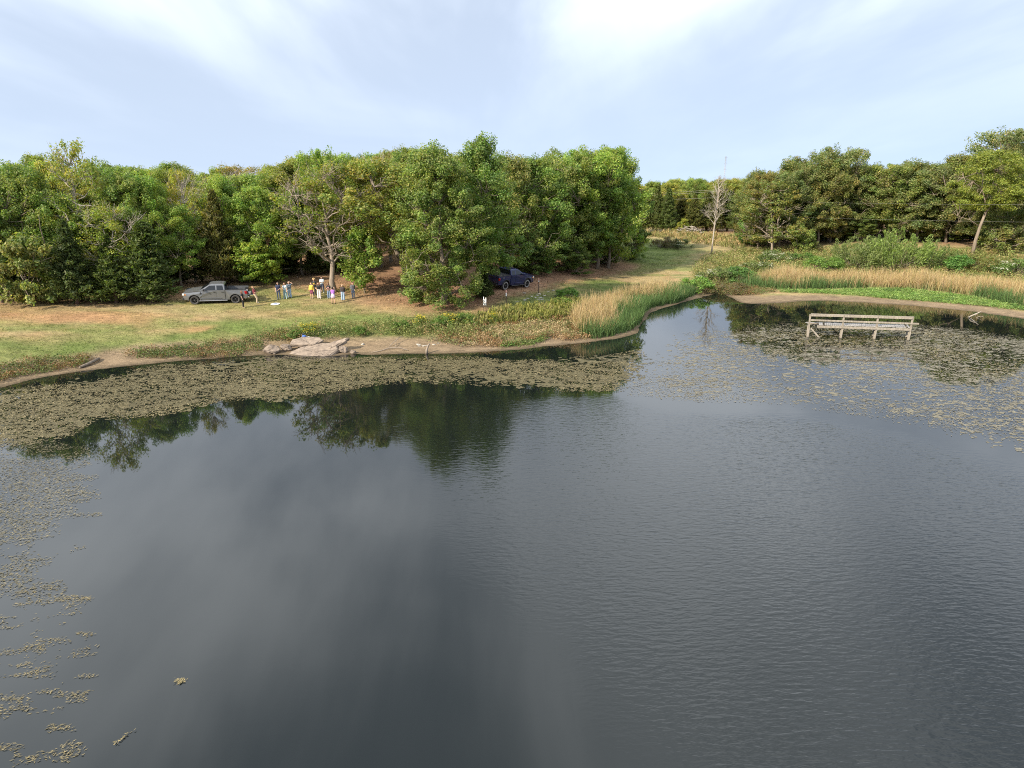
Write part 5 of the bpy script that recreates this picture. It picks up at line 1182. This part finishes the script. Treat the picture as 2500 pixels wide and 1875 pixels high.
    d1 = [(cow - .28, 1.345), (xm + .008, 1.345), (xm + .008, .47), (fx - ar + .0, .47), (fx - ar - .03, .7), (cow - .28, 1.0)]; d2 = [(xm - .008, 1.345), (cr + .05, 1.345), (cr + .05, .47), (xm - .008, .47)]
    for sd in (1, -1):
        for w_ in (w1, w2): obj('side_window', bm_mesh('side_window', panel(w_, hwc, .006, sd), M_TINT), e)
        for d_, hx in ((d1, xm + .17), (d2, cr + .24)):
            dd = obj('door', bm_mesh('door', panel(d_, hwf, .012, sd), paintm), e); hh = box('handle', (hx, sd * (hwf(0, 1.2) + .03), 1.19), (.2, .035, .045), M_BLK if not blue else paintm, dd)
        box('running_board', ((fx + rx) / 2 + .15, sd * 1.0, .37), (wb - 2 * ar - .1 if not blue else wb - 2 * ar - .3, .16, .06), M_BLK if blue else M_RIMG, e, None, .02)
        box('door_moulding', ((fx + rx) / 2 + .35, sd * (hwf(0, .58) + .012), .585), (wb - 2 * ar - .75, .03, .10), paintm, e, (-.5 * sd, 0, 0), .01)
        mi = box('mirror', (cow - .42, sd * 1.10, 1.44), (.13, .23, .2), M_BLK if not blue else paintm, e, (0, 0, .15 * sd), .03); box('mirror_arm', (.02, -sd * .14, -.08), (.06, .14, .05), M_BLK, mi)
        for ax in (fx, rx):
            fl = [(ax + (ar + .07) * math.cos(math.radians(t)), .44 + (ar + .07) * math.sin(math.radians(t))) for t in range(0, 181, 12)] + [(ax + ar * math.cos(math.radians(t)), .44 + ar * math.sin(math.radians(t))) for t in range(180, -1, -12)]
            obj('fender_flare', bm_mesh('fender_flare', panel(fl, lambda x, z: 1.0 - .02, .035, sd), M_BLK if blue else paintm), e)
            prof = [(R * .60, .115), (R * .80, .135), (R * .95, .125), (R, .10), (R + .006, .04), (R + .006, -.04), (R, -.10), (R * .95, -.125), (R * .6, -.11)]
            wl_ = obj('wheel', bm_mesh('wheel', lathe_y(prof), M_TYRE, True), e); wl_.location = (ax, sd * .84, R)
            bm = lathe_y([(R * .62, .10), (R * .62, -.10), (R * .54, -.10), (R * .54, .10)], 30); ns = 6
            for k in range(ns): box_bm(bm, (0, 0, 0), (R * .50, .05, R * .12), None); vs = bm.verts[-8:]; bmesh.ops.transform(bm, matrix=Matrix.Rotation(k * 2 * math.pi / ns, 4, 'Y') @ Matrix.Translation((R * .31, sd * .06, 0)), verts=vs); bm.verts.ensure_lookup_table()
            obj('rim', bm_mesh('rim', bm, rimm), wl_); T = Tubes(); T.add(np.array([[0, -.03 * sd, 0], [0, .09 * sd, 0]]), (R * .16, R * .13), 12); obj('hub', T.mesh('hub', rimm), wl_); T = Tubes(); T.add(np.array([[0, -.05 * sd, 0], [0, -.02 * sd, 0]]), (R * .55, R * .55), 20); obj('brake_disc', T.mesh('brake_disc', M_BLK), wl_)
            if blue: o = obj('letter_band', bm_mesh('letter_band', lathe_y([(R * .70, .136 * sd), (R * .86, .139 * sd), (R * .86, .132 * sd), (R * .70, .128 * sd)]), M_RUBW), wl_)
        box('headlight', (nose - .03, sd * .80, 1.0), (.2, .26, .2), M_HEAD, e, (0, 0, -.25 * sd), .03); box('marker_light', (nose - .17, sd * .915, .98), (.16, .04, .1), M_AMBER, e, (0, 0, -.2 * sd), .01)
        tl = box('tail_light', (tail + .10, sd * (hwf(tail, 1) - .045), 1.08), (.24, .11, .30 if not blue else .28), M_TAIL, e, (0, 0 if blue else .25, 0), .03)
    def across(name, x0, z0, h0, x1, z1, h1, mat, out):
        bm = bmesh.new(); n_ = Vector((z1 - z0, 0, x0 - x1)).normalized() * out; v = [Vector((x0, -h0, z0)), Vector((x0, h0, z0)), Vector((x1, h1, z1)), Vector((x1, -h1, z1))]
        t = [bm.verts.new(q + n_) for q in v]; b2 = [bm.verts.new(q - n_) for q in v]; bm.faces.new(t); bm.faces.new(b2[::-1])
        for i in range(4): bm.faces.new((t[i], t[(i + 1) % 4], b2[(i + 1) % 4], b2[i]))
        return obj(name, bm_mesh(name, bm, mat), e)
    across('windscreen', wsb - .06, 1.40, .84, wst + .06, rt_ - .10, .68, M_TINT, .012); across('rear_window', cr + .003, 1.44, .74, cr + .035, rt_ - .14, .66, M_TINT, .012)
    box('grille', (nose + .055, 0, .90), (.03, 1.25, .34), M_BLK, e, None, .01); bmp = box('front_bumper', (nose + .03, 0, .58), (.22, 1.78, .24), M_BLK if not blue else M_BLK, e, None, .05); box('licence_plate', (.115, 0, .02), (.01, .32, .16), M_WPAINT, bmp)
    box('rear_bumper', (tail - .08, 0, .56), (.2, 1.8, .2), M_CHROME if not blue else M_BLK, e, None, .04); box('roof_aerial', (-.6, 0, rt_ + .04), (.16, .05, .06), M_BLK, e, None, .015)
    if not blue: box('fender_vent', (cow - .10, hwf(0, 1.1) + .01, 1.12), (.09, .02, .22), M_BLK, e, (0, -.35, 0)); box('fender_vent', (cow - .10, -hwf(0, 1.1) - .01, 1.12), (.09, .02, .22), M_BLK, e, (0, -.35, 0))
    if blue: box('side_badge', (rx - .45, -hwf(0, 1.1) - .006, 1.20), (.26, .006, .06), M_RIMG, e, None, 0)
    return e
def set_on_ground(e, pf, pr, wb, near):
    """stand a pickup so that its near-side wheels touch two ground spots"""
    s = math.hypot(pf[0] - pr[0], pf[1] - pr[1]) / wb; yaw = math.atan2(pf[1] - pr[1], pf[0] - pr[0]); c, s_ = math.cos(yaw), math.sin(yaw)
    mid = (np.array(pf) + np.array(pr)) / 2; cx, cy = mid[0] + near * .84 * s * s_, mid[1] - near * .84 * s * c
    P = {}
    for k, (lx, ly) in {'fl': (wb / 2, .84), 'fr': (wb / 2, -.84), 'rl': (-wb / 2, .84), 'rr': (-wb / 2, -.84)}.items(): x, y = cx + s * (lx * c - ly * s_), cy + s * (lx * s_ + ly * c); P[k] = np.array([x, y, hz(x, y)])
    f = norm((P['fl'] + P['fr'] - P['rl'] - P['rr'])); l_ = P['fl'] + P['rl'] - P['fr'] - P['rr']; l_ = norm(l_ - f * np.dot(l_, f)); u = np.cross(f, l_)
    z = np.mean([q[2] for q in P.values()]) - .015; M = Matrix(((f[0], l_[0], u[0], cx), (f[1], l_[1], u[1], cy), (f[2], l_[2], u[2], z), (0, 0, 0, 1)))
    e.rotation_euler = M.to_euler(); e.location = (cx, cy, z); e.scale = (s, s, s)
    return M, s
tg_ = pickup('pickup_truck', 'grey crew-cab pickup with open tailgate parked at the edge of the wood', M_GREY, M_RIMD, gate_open=True)
MG, sG = set_on_ground(tg_, gt(477, 743), gt(576.5, 739.6), 3.7, 1)
tb_ = pickup('pickup_truck', 'dark blue pickup half hidden by the large oaks', M_NAVY, M_RIMD, R=.41, wb=3.25, blue=True)
set_on_ground(tb_, gt(1283.5, 701.5), gt(1231, 707), 3.25, -1)
# gear standing on the open tailgate
for (dx, dy, dz, kind) in ((-2.93, .45, .84, 'a'), (-3.18, .62, .84, 'b')):
    w_ = MG @ Vector((dx * sG, dy * sG, dz * sG)); bx = thing('equipment_case' if kind == 'a' else 'white_drum', 'black equipment case standing on the open tailgate of the grey pickup' if kind == 'a' else 'small white drum on the tailgate edge of the grey pickup', 'case' if kind == 'a' else 'drum', w_, tg_.rotation_euler.z)
    if kind == 'a':
        box('case_body', (0, 0, .28), (.3, .55, .52), M_BLK, bx, None, .03); box('lid', (0, 0, .57), (.31, .56, .06), M_RIMD, bx, None, .02); box('handle', (0, 0, .63), (.05, .2, .04), M_BLK, bx); o = disc('round_badge', .01, .11, 0, .02, M_WPAINT, bx); o.rotation_euler = (math.pi / 2, 0, 0); o.location = (.0, .30, .36)
    else:
        T = Tubes(); T.add(np.array([[0, 0, 0], [0, 0, .22], [0, 0, .25]]), (.13, .14, .12), 18); obj('drum_body', T.mesh('drum_body', M_WPAINT), bx); T = Tubes(); T.add(np.array([[0, 0, .251], [0, 0, .28]]), (.10, .09), 14); obj('lid', T.mesh('lid', M_BLK), bx)

# ------------------------------------------------------------------ people
def capsule(p0, p1, r0, r1, n=10):
    p0 = np.array(p0, float); p1 = np.array(p1, float); d = p1 - p0; L = np.linalg.norm(d)
    t = d / L if L > 1e-6 else np.array([0, 0, 1.]); ref = np.array([1., 0, 0]) if abs(t[0]) < .9 else np.array([0, 1., 0]); a_ = norm(np.cross(t, ref)); b_ = np.cross(t, a_); rings = []; v = [p0 - t * r0]
    for k in range(1, 5): th = math.pi / 2 * k / 4; rings.append((p0 - t * r0 * math.cos(th), r0 * math.sin(th)))
    for k in range(0, 4): th = math.pi / 2 * k / 4; rings.append((p1 + t * r1 * math.sin(th), r1 * math.cos(th)))
    for c, rr in rings: v += [c + rr * (math.cos(2 * math.pi * i / n) * a_ + math.sin(2 * math.pi * i / n) * b_) for i in range(n)]
    v.append(p1 + t * r1); f = [(0, 1 + (i + 1) % n, 1 + i) for i in range(n)]; m_ = len(rings)
    for q in range(m_ - 1):
        for i in range(n): f.append((1 + q * n + i, 1 + q * n + (i + 1) % n, 1 + (q + 1) * n + (i + 1) % n, 1 + (q + 1) * n + i))
    last = len(v) - 1; f += [(1 + (m_ - 1) * n + i, 1 + (m_ - 1) * n + (i + 1) % n, last) for i in range(n)]
    return v, f
def fuse(name, caps, voxel, smooth=3):
    V = []; Fc = []
    for (p0, p1, r0, r1, *_) in caps:
        v, f = capsule(p0, p1, r0, r1); b_ = len(V); V += v; Fc += [tuple(i + b_ for i in q) for q in f]
    o = obj('tmp', raw_mesh('tmp', V, Fc)); md = o.modifiers.new('r', 'REMESH'); md.mode = 'VOXEL'; md.voxel_size = voxel; md.use_smooth_shade = True
    if smooth: sm = o.modifiers.new('s', 'SMOOTH'); sm.factor = .5; sm.iterations = smooth
    bpy.context.view_layer.update(); dg = bpy.context.evaluated_depsgraph_get(); me_ = bpy.data.meshes.new_from_object(o.evaluated_get(dg)); bpy.data.objects.remove(o); me_.name = name; me_.materials.clear(); me_.polygons.foreach_set('use_smooth', np.ones(len(me_.polygons), bool)); return me_
CM = {}
def cloth(col, rough=.85):
    k = tuple(col)
    if k not in CM: CM[k] = plain('cloth_%d' % len(CM), col, rough, 0, .15, 20)
    return CM[k]
SKIN = plain('skin', (.52, .31, .22), .5, 0, .06); SKIN2 = plain('tan_skin', (.38, .21, .14), .5, 0, .06); EYE = plain('eye', (.03, .02, .02), .3); LIP = plain('lip', (.38, .14, .12), .5)
ARM = {'down': ((.225, .03, 1.09), (.235, -.05, .87)), 'chest': ((.22, -.03, 1.07), (.09, -.25, 1.10)), 'face': ((.25, -.16, 1.19), (.12, -.22, 1.45)), 'hip': ((.34, .06, 1.10), (.19, -.05, .97)),
       'head': ((.36, -.02, 1.46), (.16, .02, 1.58)), 'pocket': ((.25, .05, 1.08), (.18, -.10, .92)), 'front': ((.22, -.04, 1.06), (.05, -.22, .95))}
PVOX = .014
def person(px, py, top, rz, label, shirt, legs, shoes=(.5, .48, .45), hair=(.03, .02, .015), arms=('down', 'down'), sleeve='short', bottom='long', wide=0., long_hair=0., loose=0., skin=None, lean=0., turn=0., hold=None, print_=None, curly=False, stance=.09, bulk=0.):
    p = gt(px, py); h = px_height(p, top); s = h / 1.61; e = thing('person', label, 'person', p, rz); e.scale = (s, s, s); skin = skin or SKIN
    mats = [skin, cloth(shirt), cloth(legs), cloth(shoes), EYE, LIP]; SK, SH_, LG, SO, EY, LI = range(6); caps = []
    A = lambda *a_: caps.append(a_)
    def LN(q): return (q[0], q[1] + lean * max(0, q[2]) ** 1.2, q[2])
    b = bulk + .010
    A(LN((-.055, 0, .90)), LN((.055, 0, .90)), .115 + b, .115 + b, LG); A(LN((-.05, 0, 1.0)), LN((.05, 0, 1.0)), .108 + loose + b, .108 + loose + b, SH_); A(LN((-.065, 0, 1.1)), LN((.065, 0, 1.1)), .11 + loose + b, .11 + loose + b, SH_); A(LN((-.085, -.01, 1.22)), LN((.085, -.01, 1.22)), .112 + loose * .7 + b, .112 + loose * .7 + b, SH_); A(LN((-.10, .01, 1.32)), LN((.10, .01, 1.32)), .075 + loose * .5, .075 + loose * .5, SH_)
    A(LN((0, .01, 1.36)), LN((0, -.005, 1.44)), .052, .047, SK)
    # head
    A(LN((0, .012, 1.565)), LN((0, .012, 1.55)), .094, .092, SK); A(LN((0, -.02, 1.50)), LN((0, -.03, 1.475)), .070, .052, SK); A(LN((0, -.095, 1.545)), LN((0, -.108, 1.52)), .012, .016, SK)
    for sd in (-1, 1): A(LN((sd * .034, -.082, 1.555)), LN((sd * .036, -.083, 1.555)), .013, .013, EY); A(LN((sd * .092, .01, 1.545)), LN((sd * .094, .012, 1.52)), .018, .014, SK)
    A(LN((-.018, -.083, 1.488)), LN((.018, -.083, 1.488)), .012, .012, LI)
    # legs
    for sd in (-1, 1):
        hip = (sd * .085, 0, .86); kn = (sd * (.09 + stance * .15), -.015, .47); an = (sd * (stance + .01), .01, .09); lm = LG if bottom in ('long', 'shorts') else SK
        if bottom == 'long':
            A(LN(hip), kn, .092 + wide * .4 + b * .5, .068 + wide * .7, LG); A(kn, (an[0], an[1], .10), .068 + wide * .7, .058 + wide, LG)
        elif bottom == 'shorts':
            mid = (sd * .09, -.01, .56); A(LN(hip), mid, .095, .088, LG); A((sd * .09, -.01, .56), kn, .066, .055, SK); A(kn, an, .056, .036, SK)
        else: A(LN(hip), kn, .085, .055, SK); A(kn, an, .056, .036, SK)
        A((an[0], .03, .045), (an[0] + sd * .02, -.12, .035), .043, .036, SO); A(an, (an[0], .02, .05), .042, .042, SO)
    if bottom == 'skirt': A((0, 0, .94), (0, 0, .80), .15, .215, LG); A((-.04, 0, .72), (.04, 0, .72), .19, .19, LG)
    # arms with hands
    for sd, pose in ((-1, arms[0]), (1, arms[1])):
        el, wr = ARM[pose]; el = np.array([sd * el[0], el[1], el[2]]); wr = np.array([sd * wr[0], wr[1], wr[2]]); sh = np.array([sd * .165, .01, 1.335]); sm_ = SH_ if sleeve in ('short', 'long') else SK; mid = sh * .35 + el * .65
        A(LN(sh), LN(mid), .058 + loose * .5, .050 + loose * .6, sm_); A(LN(mid), LN(el), .042 + (loose * .4 if sleeve == 'long' else 0), .038 + (loose * .4 if sleeve == 'long' else 0), SH_ if sleeve == 'long' else SK); A(LN(el), LN(wr), .038 + (loose * .5 if sleeve == 'long' else 0), .027 + (.012 if sleeve == 'long' else 0), SH_ if sleeve == 'long' else SK)
        d = norm(wr - el); 
        if pose in ('chest', 'front'): d = norm(d + np.array([-sd * .3, -.2, .0]))
        sidev = norm(np.cross(d, np.array([sd * .2, 1., .1]))); pal = wr + d * .055; A(LN(wr), LN(pal + d * .02), .026, .031, SK)
        for k, ln in enumerate((.062, .072, .068, .052)):
            b0 = pal + d * .03 + sidev * (.030 - .019 * k); cu = norm(d + np.array([-sd * .35, -.25, 0])); b1 = b0 + d * ln * .5; b2 = b1 + cu * ln * .55; A(LN(b0), LN(b1), .0105, .010, SK); A(LN(b1), LN(b2), .010, .009, SK)
        th0 = wr + d * .03 + sidev * .028; A(LN(th0), LN(th0 + norm(d * .7 + sidev * .8) * .045), .013, .011, SK); A(LN(th0 + norm(d * .7 + sidev * .8) * .045), LN(th0 + norm(d * .7 + sidev * .8) * .045 + d * .03), .011, .010, SK)
        if sd == 1: hand = LN(pal + d * .05)
    me_ = fuse('person_body', caps, PVOX)
    for m_ in mats: me_.materials.append(m_)
    n_ = len(me_.polygons); cen = np.empty(n_ * 3, np.float32); me_.polygons.foreach_get('center', cen); cen = cen.reshape(-1, 3); best = np.full(n_, 1e9); mi = np.zeros(n_, np.int32)
    for c in caps:
        p0, p1 = np.array(c[0]), np.array(c[1]); d = p1 - p0; t = np.clip(((cen - p0) @ d) / (d @ d + 1e-12), 0, 1); dist = np.linalg.norm(cen - p0 - t[:, None] * d, axis=1) - (c[2] + (c[3] - c[2]) * t)
        k = dist < best; best[k] = dist[k]; mi[k] = c[4]
    mi[(mi == SK) & (cen[:, 2] > 1.30) & (cen[:, 2] < 1.375) & (np.abs(cen[:, 0]) < .2)] = SH_
    me_.polygons.foreach_set('material_index', mi); obj('body', me_, e)
    # hair
    hc = [((0, .03, 1.585), (0, .035, 1.56), .092, .092), ((0, .055, 1.54), (0, .06, 1.50), .082, .07), ((-.05, -.035, 1.62), (.05, -.035, 1.62), .036, .036)]
    if long_hair: hc += [((sd * .055, .06, 1.52), (sd * .07, .055, 1.52 - long_hair), .05, .035) for sd in (-1, 0, 1)] + [((sd * .088, .0, 1.56), (sd * .10, -.01, 1.56 - long_hair * .8), .024, .02) for sd in (-1, 1)]
    if curly: rr_ = np.random.default_rng(3); hc += [((*q,), (q[0] + .01, q[1], q[2]), .04, .04) for q in (np.array([0, .02, 1.6]) + norm(rr_.normal(size=(26, 3)) * np.array([1, 1, .8]) + np.array([0, .3, .35])) * .095)]
    hm = fuse('hair', [(LN(a_), LN(b_), c_, d_) for a_, b_, c_, d_ in hc], .011, 2); hm.materials.append(cloth(hair, .6)); obj('hair', hm, e)
    if print_:
        bm = bmesh.new(); box_bm(bm, (0, -.125 - loose - b + lean * 1.2, 1.17), (.17, .02, .15)); bmesh.ops.bevel(bm, geom=bm.edges[:], offset=.008, segments=1, affect='EDGES'); obj('shirt_print', bm_mesh('shirt_print', bm, cloth(print_)), e)
    return e, Vector(hand), s
R2 = math.radians
def held(e, hand, s, size, mat, name, label, cat):
    M = Matrix.Translation(e.location) @ Matrix.Rotation(e.rotation_euler.z, 4, 'Z') @ Matrix.Scale(s, 4); q = M @ hand; o = thing(name, label, cat, q, e.rotation_euler.z); box('casing', (0, 0, 0), size, mat, o, None, .008); box('screen', (0, -size[1] / 2 - .002, 0) if size[1] < size[2] else (0, 0, size[2] / 2 + .002), (size[0] * .9, .003, size[2] * .9) if size[1] < size[2] else (size[0] * .6, size[1] * .8, .003), M_TINT, o, None, 0); return o
JEAN = (.10, .15, .24); LJEAN = (.30, .40, .52); DJEAN = (.045, .06, .10); BLACK = (.016, .016, .019); BRN = (.06, .03, .018); BLK = (.012, .010, .010)
person(594.5, 751, 710.8, R2(100), 'person in black top and black trousers with long auburn hair in front of the pickup', BLACK, BLACK, (.45, .3, .24), (.13, .05, .025), ('down', 'front'), 'short', long_hair=.26, stance=.05)
e, hd, s = person(628.5, 739.8, 700, R2(105), 'person in maroon shirt and khaki trousers leaning on the pickup tailgate', (.16, .022, .035), (.44, .35, .24), (.4, .36, .3), (.30, .17, .09), ('chest', 'chest'), 'short', lean=.16, bulk=.025, loose=.01, wide=.02)
held(e, hd, s, (.17, .10, .035), M_BLK, 'remote_controller', 'small dark controller held by the person in the maroon shirt', 'controller')
person(681.5, 731, 690, R2(10), 'person with long black hair in navy shirt and dark jeans, leftmost of the trio', (.018, .024, .055), DJEAN, (.3, .3, .32), BLK, ('down', 'front'), 'short', long_hair=.2, loose=.02)
person(697.5, 729.5, 691.5, R2(-15), 'person in pale blue tee and light teal jeans, middle of the trio', (.58, .64, .66), (.24, .36, .38), (.55, .53, .5), (.17, .07, .035), ('hip', 'down'), 'short', long_hair=.1, wide=.03, print_=(.40, .52, .55), stance=.13)
person(708.0, 726.5, 688.7, R2(15), 'person in slate blue printed tee and light wide jeans, rightmost of the trio', (.085, .12, .16), LJEAN, (.6, .6, .6), (.42, .30, .2), ('hip', 'head'), 'short', wide=.035, loose=.015, print_=(.4, .45, .48), stance=.10)
person(769, 720.8, 681, R2(5), 'person with curly blond hair in black shirt with gold print and black trousers', BLACK, BLACK, BLACK, (.50, .34, .15), ('down', 'chest'), 'short', curly=True, wide=.02, print_=(.48, .32, .05))
person(762, 728.3, 691.2, R2(-5), 'person in bright yellow hoodie and maroon shorts', (.62, .44, .07), (.22, .06, .10), (.5, .4, .34), (.34, .18, .08), ('down', 'down'), 'long', 'shorts', loose=.03, skin=SKIN)
person(780, 728.7, 691, R2(12), 'person in black top and loose white trousers with a hand on the hip', BLACK, (.66, .60, .56), (.6, .58, .55), (.13, .06, .035), ('hip', 'down'), 'short', wide=.04, long_hair=.08, skin=SKIN)
e, hd, s = person(788, 714.5, 676.5, R2(-8), 'tall person in pale blue tee and dark jeans standing furthest back by the trunk', (.50, .58, .64), DJEAN, (.7, .7, .7), BLK, ('chest', 'chest'), 'short', loose=.02, stance=.14)
held(e, hd, s, (.07, .012, .14), M_BLK, 'mobile_phone', 'dark phone held by the tall person in the pale blue tee', 'phone')
person(804, 728.5, 692, R2(0), 'person with long black hair in black printed tee and blue jeans', BLACK, (.16, .22, .32), (.5, .5, .5), BLK, ('front', 'front'), 'short', long_hair=.3, wide=.02, print_=(.42, .22, .2), skin=SKIN2)
e, hd, s = person(814.5, 741.5, 702, R2(178), 'person in purple top and short lilac skirt seen from behind with arms raised', (.32, .13, .46), (.62, .50, .62), (.05, .04, .04), BLK, ('face', 'face'), 'none', 'skirt', long_hair=.0, skin=SKIN, stance=.13)
held(e, hd, s, (.07, .012, .14), M_BLK, 'mobile_phone', 'dark phone held up by the person in the purple top', 'phone')
person(838, 733, 695.8, R2(8), 'person in dark brown hoodie and light blue jeans with pale blond hair', (.045, .034, .034), LJEAN, (.2, .2, .24), (.45, .33, .2), ('down', 'down'), 'long', loose=.035, wide=.035, bulk=.01)
person(863, 728.2, 690, R2(25), 'person in grey hoodie and blue jeans standing apart under the young oak', (.105, .105, .118), (.15, .21, .31), (.15, .16, .2), (.10, .035, .025), ('pocket', 'pocket'), 'long', loose=.025, stance=.06)

# look-alikes that still share a label: say which of them by its place in the row
by_label = {}
for o in scene.objects:
    if o.parent is None and 'category' in o and o.get('kind') is None: by_label.setdefault(o['label'], []).append(o)
for lb, os_ in by_label.items():
    if 2 <= len(os_) <= 3 and len(lb.split()) <= 13:
        os_.sort(key=lambda q: q.location.x / max(q.location.y, 1))
        for o, w_ in zip(os_, ('left of two', 'right of two') if len(os_) == 2 else ('leftmost of three', 'middle of three', 'rightmost of three')): o['label'] = lb + ', ' + w_
